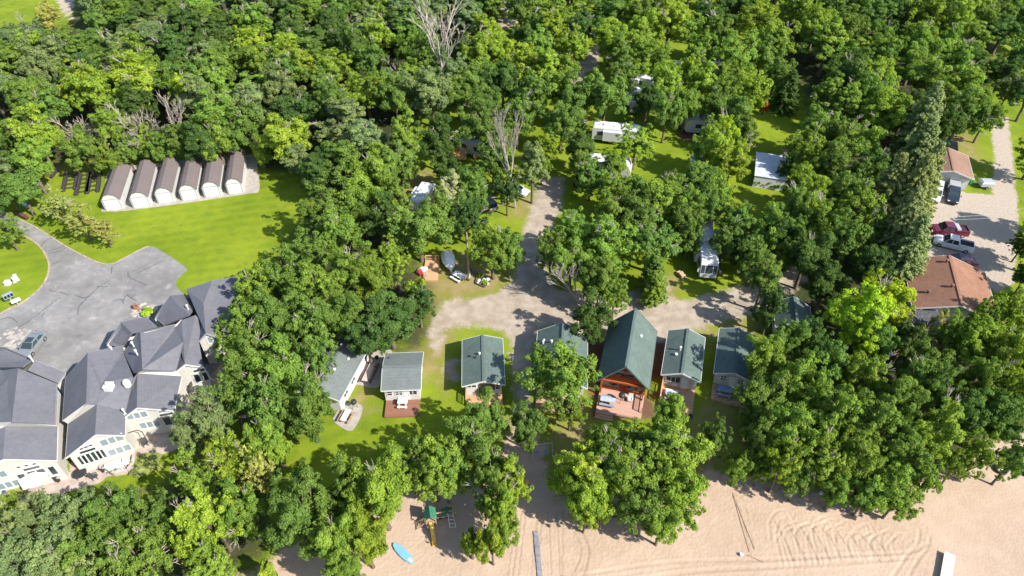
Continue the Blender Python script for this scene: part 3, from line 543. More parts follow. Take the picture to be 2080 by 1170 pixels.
# hand-placed trees: crown centre x, y and half width in photo pixels, height in metres, tone, kind, where
HAND = open_text = """
275 165 70 15 bright maple|standing out bright in the wood above the sheds
375 190 30 14 lime poplar|beside the dead trunks behind the sheds
605 322 38 9 sage oak|right of the sheds at the lawn's top corner
530 312 22 6 bright bush|at the corner of the concrete apron
640 350 40 12 dark oak|behind the grey-green tree at the lawn corner
700 235 58 15 sage poplar|with pale leaf tips above the middle of the wood
745 290 55 14 sage poplar|pale-tipped, in front of the first pale poplar
690 320 52 14 mid poplar|left of the pale-tipped poplars
800 190 48 14 mid oak|above the narrow bright column of leaves
822 275 42 16 fresh poplar|narrow and tall at the right of the pale poplars
760 350 55 12 fresh oak|below the pale-tipped poplars
810 330 40 12 mid oak|above the camper at the wood edge
660 430 58 13 mid oak|casting its shadow on the mown lawn
735 410 56 13 fresh oak|behind the round trees left of the camper
690 470 58 13 fresh maple|right of the mown lawn, upper of the edge
640 510 50 12 mid oak|at the right edge of the mown lawn
770 440 46 12 dark oak|between the lawn and the camper
850 465 62 12 mid oak|round and full in front of the camper
800 400 40 11 mid oak|just left of the camper
908 335 36 11 dark oak|right of the dark clearing by the yellow deck
915 390 36 12 pale poplar|with whitish leaves left of the silver minivan
955 385 44 12 mid oak|between the whitish poplar and the minivan
900 435 50 11 mid oak|in front of the whitish poplar
945 440 42 10 dark oak|in front of the silver minivan
1000 330 46 12 mid oak|above the silver minivan
1030 385 32 10 dark oak|behind the silver minivan beside the tall trunk
885 280 48 13 dark oak|behind the yellow cedar deck
970 250 44 13 mid oak|behind the small white camper roof
1005 290 40 12 mid oak|right of the small white camper roof
1000 500 52 12 fresh oak|right of the wooden utility pole
1035 510 36 10 mid oak|overhanging the dirt road beside the pole
800 520 40 12 bright locust|left of the little patio with red chairs
845 590 26 6 bright bush|beside the red chairs
760 560 50 12 fresh oak|left of the little patio, behind the round dark oak
700 560 54 12 fresh maple|in the belt right of the townhouse roofs, upper
640 580 58 13 fresh oak|in the middle of the tree belt right of the lawn
580 560 54 13 mid oak|in the tree belt below the lawn shadow
520 580 46 12 fresh maple|overhanging the farthest townhouse roof
500 650 48 12 fresh oak|hiding the end of the farthest townhouse
560 650 58 13 mid oak|in the belt right of the farthest townhouse
630 660 60 13 mid oak|between the belt and the round dark oak
700 640 52 12 mid oak|left neighbour of the round dark oak
790 645 66 11 dark oak|big and round beside the gravel turning place
850 615 38 9 dark oak|right shoulder of the round dark oak by the gravel
745 690 46 10 dark oak|above the long grey cottage
500 740 60 13 mid oak|right of the middle townhouse gables
570 750 62 13 fresh oak|left of the long grey cottage
640 730 44 12 mid oak|leaning over the long grey cottage roof
540 830 62 13 mid oak|left of the cottage patio, upper
625 830 58 12 mid oak|leaning over the cottage patio
540 885 44 10 fresh oak|below the cottage patio trees
450 690 24 7 fresh maple|in front of the small far townhouse gable
420 850 58 11 sage oak|in front of the nearest right townhouse windows
470 810 44 11 mid oak|behind the grey-green tree by the townhouse windows
380 880 40 9 sage oak|beside the hexagon window by the nearest patio
460 930 62 13 bright locust|with feathery branches below the townhouse patio
400 970 55 13 fresh locust|with feathery branches at the end of the patio
520 950 36 13 olive locust|with pale dry sprays below the left lawn
430 1050 58 13 bright maple|at the lower edge, left of the grass gap
495 1030 48 12 fresh oak|behind the lower bright maple
390 1090 44 12 bright maple|beside the dense grey-green canopy
430 1150 46 10 fresh oak|cut by the lower edge below the grass gap
562 912 30 7 bright bush|at the left end of the cottage lawn
60 1075 70 12 sage oak|in the dense canopy under the patio, left
150 1052 60 12 sage oak|in the dense canopy under the patio, second
235 1045 60 12 mid oak|in the dense canopy under the patio, third
315 1055 55 12 mid oak|in the dense canopy under the patio, right end
20 1140 68 13 sage oak|in the lower left corner of the canopy
110 1140 70 13 sage oak|in the lower row of the canopy, second
200 1125 68 13 mid oak|in the lower row of the canopy, third
285 1130 68 13 mid oak|in the lower row of the canopy, right end
150 1175 66 13 sage oak|cut by the lower edge under the canopy
250 1185 60 13 mid oak|cut by the lower edge, right of the canopy foot
5 1035 36 10 fresh oak|left of the umbrella patio
940 915 74 13 mid oak|in front of the green-roofed cabin by the path
880 945 66 13 fresh oak|above the playset
985 848 46 10 mid oak|touching the front of the green-roofed cabin by the path
772 998 74 14 bright oak|with dead twigs, left of the playset
718 985 56 13 mid oak|behind the dead-twigged tree by the playset
620 1045 72 13 mid oak|largest at the left end of the beach
680 1100 56 12 fresh oak|over the sand left of the paddleboard
740 1090 54 12 bright oak|next to the blue paddleboard
700 1160 44 10 fresh oak|cut by the lower edge near the paddleboard
545 1165 22 5 bright bush|on the sand at the lower edge
612 1008 54 12 mid oak|shading the left end of the cottage lawn
1000 960 56 12 mid oak|over the sandy path right of the playset
1020 1040 40 11 fresh oak|right of the playset at the sandy track
1000 1100 38 9 bright oak|drooping over the sand below the playset
958 1105 20 6 bright bush|low spray over the sand below the white ladder
1075 865 42 9 mid oak|in the middle of the path to the beach
1142 757 86 12 fresh oak|hiding the front half of the green-roofed cabin by the log chalet
1160 830 34 8 fresh oak|in front of the porch beside the log chalet
1180 965 68 12 bright oak|at the left end of the big beach clump
1245 915 68 12 mid oak|below the log chalet deck
1320 915 66 12 mid oak|below the cream cabin deck
1360 850 38 12 fresh oak|tallest, in front of the cream cabin deck
1375 930 75 13 fresh oak|at the right end of the big beach clump
1280 960 79 13 fresh oak|in the middle of the big beach clump
1195 1010 52 11 bright oak|left of the fire ring
1310 1030 61 11 mid oak|right of the fire ring
1385 1010 61 12 bright oak|at the lower right of the big beach clump
1345 1060 41 9 fresh oak|lowest tip of the big beach clump
1225 1035 31 8 bright oak|just left of the fire ring over the sand
1120 500 40 11 mid oak|at the road side, left end of the island clump
1170 470 54 12 fresh oak|in the island clump, upper left
1240 490 58 12 fresh oak|in the middle of the island clump
1160 530 46 11 fresh oak|at the lower left of the island clump
1220 570 48 11 mid oak|above the small dead crown by the chalet
1290 440 56 12 mid oak|in the island clump, upper right
1340 410 56 12 fresh oak|behind the island clump, right
1320 490 60 11 mid oak|at the right of the island clump
1250 600 32 9 fresh oak|at the lower edge of the island clump
1385 450 40 11 mid oak|left of the white motorhome
1205 640 46 11 dark oak|between the two tall green roofs
1327 560 24 7 mid cedar|upper of two cedars beside the little fence
1330 590 26 6 fresh cedar|lower of two cedars beside the little fence
1475 480 40 11 mid oak|leaning over the white motorhome
1500 457 36 11 mid oak|between the motorhome and the mown gap
1570 470 52 12 fresh oak|right of the tent roof by the motorhome
1620 430 44 12 mid oak|right of the mown gap
1555 560 38 12 mid poplar|where the right road ends
1570 620 34 10 dark poplar|beside the dark teal roof
1640 520 50 12 dark oak|above the dark teal roof
1680 570 50 11 dark oak|above and left of the glowing maple
1720 480 48 13 mid oak|left of the spruces by the driveway
1750 640 66 13 lime maple|left half of the brightest crown
1800 610 62 13 lime maple|right half of the brightest crown
1760 690 52 10 lime maple|lower skirt of the brightest crown
1500 740 0 0 mid oak|
1560 730 50 12 fresh oak|hiding the right half of the dark cabin
1600 690 40 11 mid oak|below the dark teal roof
1550 810 52 12 mid oak|in front of the dark cabin, right
1620 770 56 13 fresh oak|in the beach wood, first behind the dark cabin
1690 740 50 12 mid oak|under the glowing maple, left
1750 770 52 12 fresh oak|under the glowing maple, right
1600 870 62 13 fresh oak|in the beach wood, left of centre
1680 840 62 13 fresh oak|in the beach wood, centre
1760 860 62 13 mid oak|in the beach wood, right of centre
1830 820 52 12 mid oak|in the beach wood behind the turquoise float
1540 890 44 11 mid oak|at the left end of the beach wood
1590 940 44 11 bright oak|over the sand at the left of the beach wood
1500 950 32 7 fresh oak|low at the rope corner of the beach
1660 930 58 12 fresh oak|over the sand in the beach wood
1740 940 60 12 fresh oak|over the churned sand tracks
1800 990 50 10 fresh oak|lowest tip of the beach wood
1840 920 56 12 mid oak|beside the turquoise float
1900 880 56 12 fresh oak|right of the turquoise float
1880 970 34 9 fresh oak|low spray right of the turquoise float
1945 940 30 8 fresh oak|over the open sand at the right
1960 840 54 12 mid oak|in the right wood below the brown-roofed house
2030 850 56 12 mid oak|at the right edge above the sand
2060 930 40 10 mid oak|in the right corner over the black boat
1990 920 40 10 fresh oak|left of the dark ring on the sand
1880 750 48 11 mid oak|below the lean-to roof
1935 672 30 12 fresh poplar|in front of the brown-roofed house, left
1972 695 42 12 bright poplar|in front of the brown-roofed house, middle
1996 655 34 11 fresh poplar|in front of the brown-roofed house, right
2050 630 44 11 bright oak|beside the right corner of the brown-roofed house
2050 740 50 12 bright oak|below the right corner of the brown-roofed house
1910 660 24 8 olive oak|over the blue-grey lean-to roof
1848 410 46 15 spruce spruce|tall, left of the parked dark pickup
1822 480 48 15 spruce spruce|left of the red pickup
1858 330 46 15 spruce spruce|left of the tan garage roof
1842 520 44 13 spruce spruce|at the left corner of the brown-roofed house
1878 370 36 13 spruce spruce|next to the white pickup with the topper
1800 400 44 14 spruce spruce|behind the spruces along the driveway
1868 262 42 16 spruce spruce|farthest in the row along the driveway
1780 470 36 12 mid oak|behind the spruces by the red pickup
1770 540 42 11 dark oak|right behind the glowing maple
1960 220 44 13 mid oak|behind the tan garage
2005 235 34 11 fresh oak|overhanging the gravel drive
2050 180 34 10 sage oak|right of the gravel drive
1920 250 40 12 dark oak|above the dark car by the garage
2075 500 26 6 dark oak|at the right edge beside the gravel yard
2085 560 28 7 dark oak|at the right edge behind the brown-roofed house
2040 60 50 11 dark oak|in the upper right corner
2070 20 40 11 mid oak|in the topmost right corner
115 410 34 8 olive locust|left of three pale trees by the driveway
160 440 38 8 olive locust|middle of three pale trees by the driveway
205 460 32 7 olive locust|right of three pale trees by the driveway
40 385 44 10 mid oak|beside the blue ball at the driveway
10 465 34 8 fresh oak|on the round lawn at the left edge
60 330 50 12 fresh oak|left of the dock frames
165 300 38 11 mid oak|behind the dock frames
215 320 28 9 fresh oak|between the dock frames and the sheds
320 300 30 9 fresh oak|behind the third shed
255 305 28 9 mid oak|right behind the first two sheds
290 285 30 10 fresh oak|behind the second shed, farther
365 285 32 11 mid oak|behind the fourth shed beside the dead trunk
440 285 36 12 fresh oak|behind the fifth and sixth sheds
500 250 44 14 mid oak|in the wood above the sixth shed
410 290 40 12 dark oak|behind the fifth shed
470 270 38 12 mid oak|behind the sixth shed
1075 75 42 13 dark oak|above the bright tall tree at the top
1122 62 34 16 bright poplar|tallest bright one at the top middle
1055 130 46 13 bright oak|left below the bright tall tree
1110 130 36 14 bright poplar|below the tallest bright one
1190 55 42 12 dark oak|right of the tallest bright one
1240 75 40 13 bright oak|above the camp road patch
1240 20 40 12 mid oak|at the top edge over the camp
1290 95 42 13 fresh oak|above the campers at the top
1360 45 50 16 bright maple|largest bright one over the top campers
1330 115 40 12 fresh oak|left of the small campers at the top
1425 100 38 12 fresh oak|between the two small campers at the top
1300 30 36 12 mid oak|left of the largest bright one
1440 30 46 12 dark oak|dark gap tree near the top
1500 110 46 14 fresh oak|right of the small campers at the top
1540 40 46 13 bright oak|top right of the camp
1480 160 40 12 fresh oak|behind the blue-tarped site
1430 165 40 13 bright oak|in front of the topmost campers
1350 175 42 14 bright oak|above the lone trunk on the lawn
1355 225 32 13 mid oak|on the lone trunk in the lawn
1300 130 34 10 fresh oak|left of the white camper awning
1230 195 46 14 mid oak|with open limbs above the long camper
1175 195 46 13 mid oak|left of the open-limbed tree
1130 180 46 12 fresh oak|beside the sandy camp path
1080 190 46 13 mid oak|above the pale dead crown by the road
1050 240 40 12 mid oak|left above the pale dead crown
1140 250 46 12 mid oak|right above the pale dead crown
1180 300 36 10 dark oak|left of the pair of campers
1292 292 42 10 bright oak|between the two long campers
1228 350 26 8 dark oak|in front of the lower camper pair
1115 300 28 9 bright oak|at the head of the dirt road
1082 328 34 15 sage poplar|wrapped round the pale dead trunk by the road
1200 360 40 9 mid oak|in front of the dark car in the camp
1250 385 44 11 fresh oak|above the island clump
1300 392 44 11 mid oak|below the round lawn
1372 394 42 11 mid oak|right below the round lawn
1428 306 34 11 fresh oak|left of the white tarp roof
1450 300 40 13 bright oak|above the white tarp roof
1485 330 44 12 bright oak|left of the big white roof
1470 290 36 13 lime oak|sunlit top left of the big white roof
1420 370 46 11 mid oak|in front of the white tarp roof
1462 396 38 11 fresh oak|at the left of the mown gap
1440 420 44 11 mid oak|behind the white motorhome
1490 230 40 12 mid oak|right end of the camper with stripes
1530 180 40 13 bright oak|left of the orange-leaved shrub
1550 110 40 13 mid oak|in the upper wood right of the camp
1632 372 34 11 bright oak|at the right end of the big white roof
1600 340 22 7 dark oak|small before the big white roof
1648 405 38 12 bright oak|right of the big white roof
1600 190 28 9 dark spruce|conical beside the orange-leaved shrub
1660 260 44 13 mid oak|right of the sunny glade
1680 190 36 14 fresh poplar|first of the tall pair in the right wood
1720 210 38 13 fresh poplar|second of the tall pair in the right wood
1740 290 46 13 fresh oak|below the tall pair in the right wood
1690 330 48 13 mid oak|below the sunny glade
1720 390 46 12 mid oak|in the right wood below the glade, lower
1670 460 44 12 fresh oak|in the right wood beside the mown gap
1553 216 9 3.5 orange bush|in the glade of the camp
1515 510 30 9 dark oak|right of the motorhome
1535 520 36 11 mid oak|above the end of the right road
1465 545 0 0 dark bush|
1600 480 40 12 dark oak|right above the end of the right road
1790 700 36 10 mid oak|under the right of the glowing maple
1840 690 40 9 dark oak|left below the lean-to roof
965 165 46 13 mid oak|in the dark band below the tall dead tree, left
1022 168 44 13 dark oak|in the dark band below the tall dead tree, right
985 215 42 12 mid oak|in front of the dark band below the tall dead tree
985 60 42 14 bright poplar|right of the tall dead tree, upper
1012 100 38 13 bright oak|right of the tall dead tree, lower
972 115 38 13 fresh oak|close by the tall dead tree
1100 340 24 7 fresh oak|at the very head of the dirt road, right
1315 205 36 11 dark oak|shading the camper with the grey front
1262 160 36 11 mid oak|beside the camper awning at the top left of the camp
1395 215 34 11 fresh oak|over the left end of the striped camper
1455 215 34 11 mid oak|behind the striped camper
1185 335 30 9 mid oak|left of the lower camper pair
1580 75 46 14 fresh maple|at the camp's upper right corner
1578 150 36 12 mid oak|left behind the conical spruce
1640 300 42 13 fresh oak|on the right side of the sunny glade
1700 285 44 13 mid oak|behind the trees right of the sunny glade
1765 345 44 13 mid oak|left behind the driveway spruces
1750 420 46 13 fresh oak|left of the driveway spruces, lower
1905 790 48 12 mid oak|under the trees left of the brown-roofed house
1990 775 46 12 fresh oak|deep in the wood below the brown-roofed house
1860 780 44 12 mid oak|right of the wood gap under the glowing maple
2065 800 46 12 bright oak|at the right edge below the house
1822 1010 42 8 fresh oak|low skirt at the tip of the beach wood
1700 992 40 8 fresh oak|low skirt above the churned tracks, left
1625 975 34 8 mid oak|low skirt above the churned tracks, far left
1545 955 28 6 fresh oak|low skirt near the rope corner, right
1760 1005 36 8 mid oak|low skirt above the churned tracks, right
1312 62 40 13 bright oak|above the topmost campers, left of the largest bright one
1405 62 38 13 fresh oak|above the topmost campers, right of the largest bright one
1462 72 40 13 mid oak|above the right-hand topmost camper
1165 92 38 13 bright oak|over the upper end of the camp path
1150 140 36 11 fresh oak|on the left side of the camp path patch
1095 95 36 14 fresh poplar|left neighbour of the tallest bright one
1265 110 36 12 mid oak|right side of the camp path patch
1400 150 36 12 bright oak|in front of the left topmost camper
1465 190 38 12 fresh oak|over the blue tarp shelter
1250 335 30 8 fresh oak|over the middle of the lower camper
1460 262 30 9 fresh oak|over the right end of the striped camper
1510 270 34 10 mid oak|at the lower left of the sunny glade
1405 420 40 11 fresh oak|above the left side of the white motorhome
908 140 40 14 sage oak|round the foot of the tall dead tree
868 110 38 14 mid oak|left of the tall dead tree trunk
930 190 36 11 mid oak|below the tall dead tree trunk
905 955 44 12 fresh oak|right over the playset
840 945 42 12 mid oak|left above the playset
1040 985 40 11 bright oak|between the playset trees and the sandy track
1015 1080 38 9 fresh oak|lower tip right of the playset
2025 705 44 12 fresh oak|at the right below the brown-roofed house, front
2072 690 38 11 bright oak|at the right edge below the brown-roofed house, front
1222 955 56 12 fresh oak|left of centre in the big beach clump
1190 1040 34 8 bright oak|lowest left tip of the big beach clump
1450 890 34 9 mid oak|in the shaded gap right of the beach clump
1400 480 26 9 mid oak|over the left side of the white motorhome
1240 430 44 11 fresh oak|over the camper in the island clump
100 30 26 9 olive oak|by the top road in the upper left corner
70 70 34 10 sage oak|below the bright field in the upper left corner
20 95 36 11 sage oak|at the left edge below the bright field
182 92 36 11 mid oak|below the end of the top road
1650 690 40 11 dark oak|between the teal roof and the glowing maple
"""
for row in HAND.strip().split('\n'):
    a, where = row.split('|'); x, y, r, H, tone, kind = a.split(); x, y, r, H = float(x), float(y), float(r), float(H)
    if r == 0: continue
    zc = H*CP[kind]; loc = P(x, y, zc); loc.z = 0; rad = r/px_per_m(y, zc)*1.13
    add_tree(kind, loc, rad, H, tone, f'{TWORD[tone]} {KWORD[kind]} {where}')
def add_dead(bx, by, tx, ty, H, rr, label):
    """dead tree from its foot pixel; leans so that the top reaches (tx, ty)"""
    p = P(bx, by); root = add_tree('dead', p, rr, H, 'bare', label)
    q = P(tx, ty, H); root.rotation_euler = (math.atan2(-(q.y-p.y), H)*.8, math.atan2(q.x-p.x, H)*.8, 0); return root
add_dead(905, 215, 885, 15, 20, 6.5, 'tall leafless dead tree spreading pale branches above the middle wood')
add_dead(1048, 423, 1076, 222, 21, 3.4, 'tall pale dead-topped tree standing on the lawn at the dirt road')
add_dead(327, 312, 270, 235, 12, 4.5, 'leaning leafless dead tree just behind the fourth shed')
add_dead(372, 300, 325, 190, 13, 4.0, 'leafless dead tree with fine twigs behind the fifth shed')
add_dead(215, 292, 130, 262, 8, 5.0, 'fallen-looking leafless dead tree left of the sheds')
add_dead(60, 85, 35, 35, 10, 4.5, 'leafless dead tree near the upper left corner')
add_dead(215, 90, 200, 45, 10, 5.0, 'grey leafless dead tree below the top road')
add_dead(470, 70, 470, 20, 10, 4.0, 'leafless dead top in the wood right of the top road')
add_dead(710, 75, 715, 35, 9, 3.5, 'small leafless dead top left of the tall dead tree')
add_dead(830, 180, 820, 135, 9, 4.0, 'small leafless dead tree below the tall dead tree')
add_dead(1855, 700, 1880, 640, 9, 3.2, 'grey leafless dead tree between the glowing maple and the lean-to')
add_dead(1188, 625, 1180, 560, 9, 3.0, 'small leafless dead crown above the chalet roofs')
add_dead(1840, 130, 1840, 70, 11, 3.5, 'leafless dead tops in the upper right wood')
add_dead(1820, 250, 1835, 165, 11, 3.5, 'thin leafless dead tree behind the spruces')
add_dead(1000, 280, 1010, 235, 9, 3.0, 'leafless dead twigs above the small white camper roof')
add_dead(1690, 290, 1690, 262, 8, 3.0, 'little leafless dead tree in the right wood')
# the two dense woods: individuals filling the closed canopy
def inpoly(x, y, p):
    c = False
    for i in range(len(p)):
        x0, y0 = p[i]; x1, y1 = p[i-1]
        if (y0 > y) != (y1 > y) and x < (x1-x0)*(y-y0)/(y1-y0)+x0: c = not c
    return c
def fill(poly, n, spacing, tones, kinds, word, avoid=()):
    tries = 0; made = 0
    while tries < 9000 and made < n:
        tries += 1; H = rt.uniform(10.5, 15.5); zc = H*.6
        xs = [p[0] for p in poly]; ys = [p[1] for p in poly]
        w0, w1 = P(min(xs), min(ys), zc), P(max(xs), min(ys), zc); yn = P(1040, max(ys), zc).y
        wx, wy = rt.uniform(w0.x, w1.x), rt.uniform(yn, w0.y)
        # project back to pixels
        dz = zc-CH; f = wy*CT-dz*ST; v = (-wy*ST-dz*CT)/f; px, py = 1040+F*wx/f, 585+F*v
        if not inpoly(px, py, poly) or any(inpoly(px, py, q) for q in avoid): continue
        rad = rt.uniform(4.3, 6.0)
        if any(math.hypot(wx-a, wy-b) < spacing*.5*(1+min(c/1.13, 5.5)/5.0)*.95 for a, b, c in PLACED): continue
        tone = rt.choice(tones); kind = rt.choice(kinds)
        add_tree(kind, Vector((wx, wy, 0)), rad, H, tone, f'{TWORD[tone]} {KWORD[kind]} in the closed canopy of the {word}', f'{TWORD[tone]} {KWORD[kind]}s of the {word}')
        made += 1
top_road = [(85,-60),(165,-60),(170,70),(115,75)]
fill([(-60,-60),(1010,-60),(985,60),(950,160),(850,180),(650,210),(625,275),(560,270),(500,245),(430,250),(250,265),(110,262),(60,300),(30,350),(-60,420)], 230, 6.6,
     ('dark', 'dark', 'mid', 'mid', 'mid', 'fresh', 'fresh', 'sage', 'sage', 'sage', 'bright'), ('oak', 'oak', 'maple', 'poplar'), 'upper left wood', ([(845,10),(945,10),(950,110),(850,110)], top_road, [(-60,-60),(170,-60),(150,50),(115,75),(60,60),(-60,80)]))
fill([(1560,-60),(2010,-60),(1990,60),(1985,190),(1890,215),(1830,260),(1790,420),(1760,460),(1660,500),(1650,470),(1700,420),(1730,330),(1640,170),(1570,90)], 120, 6.8,
     ('dark', 'mid', 'mid', 'fresh', 'fresh', 'bright', 'bright'), ('oak', 'oak', 'maple', 'poplar'), 'upper right wood')
for _x, _y, _h, _t in ((2150,470,14,'dark'),(2165,540,13,'mid'),(2190,410,14,'mid'),(2115,300,11,'fresh'),(2100,180,12,'dark'),(2075,110,12,'dark'),(2110,50,12,'mid'),(2040,140,10,'dark'),(2035,15,12,'mid')):
    _l = P(_x, _y, _h*.6); _l.z = 0; add_tree('oak', _l, 4.6, _h, _t, f'{TWORD[_t]} round-crowned tree along the right edge beyond the gravel drive', f'{TWORD[_t]} trees along the right edge')
fill([(1000,-60),(1570,-60),(1560,20),(1000,20)], 26, 8.5, ('mid', 'dark', 'fresh', 'bright', 'bright'), ('oak', 'poplar', 'maple'), 'wood beyond the camp')
print('TREES', NTREE)
# ------------------------------------------------------------------ buildings
def window(par, c, ax, w, h, panes=1, frame=None, name='window', gl=None, rows=1, bar=.09):
    """c: centre on the wall, ax: direction along the wall (outside on its right hand)"""
    ax = Vector(ax).normalized(); n = Vector((ax.y, -ax.x, 0)); c = Vector(c); U = Vector((0, 0, 1)); f = MB()
    def slab(mb, x0, x1, z0, z1, d0, d1):
        pts = [c+ax*x+U*z+n*d for d in (d0, d1) for x, z in ((x0, z0), (x1, z0), (x1, z1), (x0, z1))]
        mb.raw(pts, [(3,2,1,0),(4,5,6,7),(0,1,5,4),(1,2,6,5),(2,3,7,6),(3,0,4,7)])
    slab(f, -w/2-bar, w/2+bar, h/2, h/2+bar, -.02, .06); slab(f, -w/2-bar, w/2+bar, -h/2-bar, -h/2, -.02, .075)
    slab(f, -w/2-bar, -w/2, -h/2, h/2, -.02, .06); slab(f, w/2, w/2+bar, -h/2, h/2, -.02, .06)
    for i in range(1, panes): x = -w/2+w*i/panes; slab(f, x-bar*.5, x+bar*.5, -h/2, h/2, -.02, .055)
    for i in range(1, rows): z = -h/2+h*i/rows; slab(f, -w/2, w/2, z-.03, z+.03, -.02, .05)
    fo = f.build(name, frame or M_WHITE, par)
    g = MB(); slab(g, -w/2, w/2, -h/2, h/2, -.02, .02); g.build('pane', gl or M_GLASS, fo); return fo
def door(par, c, ax, w, h, m, name='door', knob=True):
    ax = Vector(ax).normalized(); n = Vector((ax.y, -ax.x, 0)); c = Vector(c)
    d = MB(); d.box(c+n*.02, (w, .08, h), math.atan2(ax.y, ax.x))
    for k in (-1, 1): d.box(c+n*.045+Vector((0, 0, k*h*.22)), (w*.7, .07, h*.34), math.atan2(ax.y, ax.x))
    o = d.build(name, m, par)
    if knob: MB().box(c+n*.11+ax*w*.38, (.08, .06, .12), math.atan2(ax.y, ax.x)).build('handle', M_GREYM, o)
    return o
def rect_px(fl, fr, br, z):
    """front-left, front-right, back-right eave corners in px at height z -> centre, rotation, width, depth"""
    a, b, c = P(*fl, z), P(*fr, z), P(*br, z); ux = (b-a); uy = (c-b); W_, L_ = ux.length, uy.length
    ang = (math.atan2(ux.y, ux.x)*W_+(math.atan2(uy.y, uy.x)-math.pi/2)*L_)/(W_+L_)
    # the corner the camera sees best is kept, the others follow the averaged right angle
    X = Vector((math.cos(ang), math.sin(ang), 0)); Y = Vector((-X.y, X.x, 0)); W_ = ux.dot(X); L_ = uy.dot(Y)
    ctr = (a+X*W_/2+Y*L_/2+b-X*W_/2+Y*L_/2+c-X*W_/2-Y*L_/2)/3; ctr.z = 0
    return ctr, ang, W_, L_
def gable_house(name, label, cat, fl, fr, br, eave, rise, ridge, m_roof, m_wall, oh=.4, ohf=None, group=None, vents=(), thick=.16, trim=None):
    """house with a gable roof; roof footprint from eave corners; ridge along 'y' (front to back) or 'x'"""
    ctr, ang, W_, L_ = rect_px(fl, fr, br, eave); ohf = oh if ohf is None else ohf
    root = empty(name, ctr, ang, label, cat, group); hw, hl = W_/2, L_/2; rz = eave+rise
    w = MB(); a, b = hw-oh, hl-ohf; sl = (rise/hw if ridge == 'y' else rise/hl); ez = eave+.02
    if ridge == 'y':
        top = ez+(hw-oh-0)*0+rise-thick; e2 = ez+sl*oh-thick
        w.xprism([(-a, -.1), (a, -.1), (a, e2), (0, top), (-a, e2)], -b, b)
    else:
        top = ez+rise-thick; e2 = ez+sl*ohf-thick
        pts = []; prof = [(-b, -.1), (b, -.1), (b, e2), (0, top), (-b, e2)]
        n = 5; pts = [(-a, p[0], p[1]) for p in prof]+[(a, p[0], p[1]) for p in prof]
        w.raw(pts, [tuple(range(n-1, -1, -1)), tuple(range(n, 2*n))]+[(i, (i+1) % n, n+(i+1) % n, n+i) for i in range(n)])
    w.build('wall', m_wall, root)
    r = MB()
    for s in (-1, 1):
        if ridge == 'y':
            q = [(s*hw, -hl, eave), (s*hw, hl, eave), (0, hl, rz), (0, -hl, rz)]
        else:
            q = [(-hw, s*hl, eave), (hw, s*hl, eave), (hw, 0, rz), (-hw, 0, rz)]
        lo = [(x, y, z-thick) for x, y, z in q]; k = [(0,1,2,3),(7,6,5,4),(0,4,5,1),(1,5,6,2),(2,6,7,3),(3,7,4,0)]
        r.raw(q+lo, k)
    ro = r.build('roof', m_roof, root)
    c = MB()                                           # ridge cap
    if ridge == 'y': c.box((0, 0, rz+.015), (.34, L_+.02, .06))
    else: c.box((0, 0, rz+.015), (W_+.02, .34, .06))
    c.build('ridge_cap', m_roof, ro)
    t = MB(); q = .14                                   # fascia boards
    if ridge == 'y':
        for y in (-hl-.03, hl+.03):
            for s in (-1, 1): t.bar((s*(hw+.02), y, eave-.1), (s*.02, y, rz-.1), .05, .2)
        for s in (-1, 1): t.bar((s*(hw+.03), -hl, eave-.09), (s*(hw+.03), hl, eave-.09), .05, .16)
    else:
        for x in (-hw-.03, hw+.03):
            for s in (-1, 1): t.bar((x, s*(hl+.02), eave-.1), (x, s*.02, rz-.1), .05, .2)
        for s in (-1, 1): t.bar((-hw, s*(hl+.03), eave-.09), (hw, s*(hl+.03), eave-.09), .05, .16)
    t.build('fascia', trim or M_WHITE, root)
    for x, y, hgt, rad, m in vents:                     # x, y as fractions of half width / half depth
        X, Y = x*hw, y*hl; z = rz-(abs(X)*rise/hw if ridge == 'y' else abs(Y)*rise/hl)
        MB().lathe([(rad, -.1), (rad, hgt), (rad*1.7, hgt+.01), (rad*1.6, hgt+.14), (.02, hgt+.2)], (X, Y, z), 9).build('vent_pipe', m, ro)
    return root, hw-oh, hl-ohf, hw, hl
def deck(par, x0, x1, y0, y1, z, m, rail=None, steps=None, name='deck'):
    d = MB(); d.box(((x0+x1)/2, (y0+y1)/2, z-.07), (x1-x0, y1-y0, .14))
    for x in np.linspace(x0+.1, x1-.1, 4):
        for y in (y0+.1, y1-.1): d.box((x, y, (z-.14)/2-.05), (.14, .14, z-.04))
    d.box(((x0+x1)/2, y0-.02, z-.2), (x1-x0, .04, .3)); d.box((x0-.02, (y0+y1)/2, z-.2), (.04, y1-y0, .3)); d.box((x1+.02, (y0+y1)/2, z-.2), (.04, y1-y0, .3))
    o = d.build(name, m, par)
    if rail:
        r = MB()
        for (ax, ay), (bx, by) in rail:
            A, B = Vector((ax, ay, z)), Vector((bx, by, z)); n = max(2, int((B-A).length/1.3)+1)
            for i in range(n): q = A.lerp(B, i/(n-1)); r.box(q+Vector((0, 0, .5)), (.1, .1, 1.0))
            r.bar(A+Vector((0, 0, 1.0)), B+Vector((0, 0, 1.0)), .16, .06); r.bar(A+Vector((0, 0, .3)), B+Vector((0, 0, .3)), .05, .1)
            k = int((B-A).length/.16)
            for i in range(1, k): q = A.lerp(B, i/k); r.box(q+Vector((0, 0, .62)), (.04, .04, .7))
        r.build('railing', m, o)
    if steps:
        s = MB(); sx0, sx1, sy, n = steps
        for i in range(n): s.box(((sx0+sx1)/2, sy-.3*(i+.5), z*(1-(i+1)/(n+1))-.05), (sx1-sx0, .3, .1))
        s.build('steps', m, o)
    return o
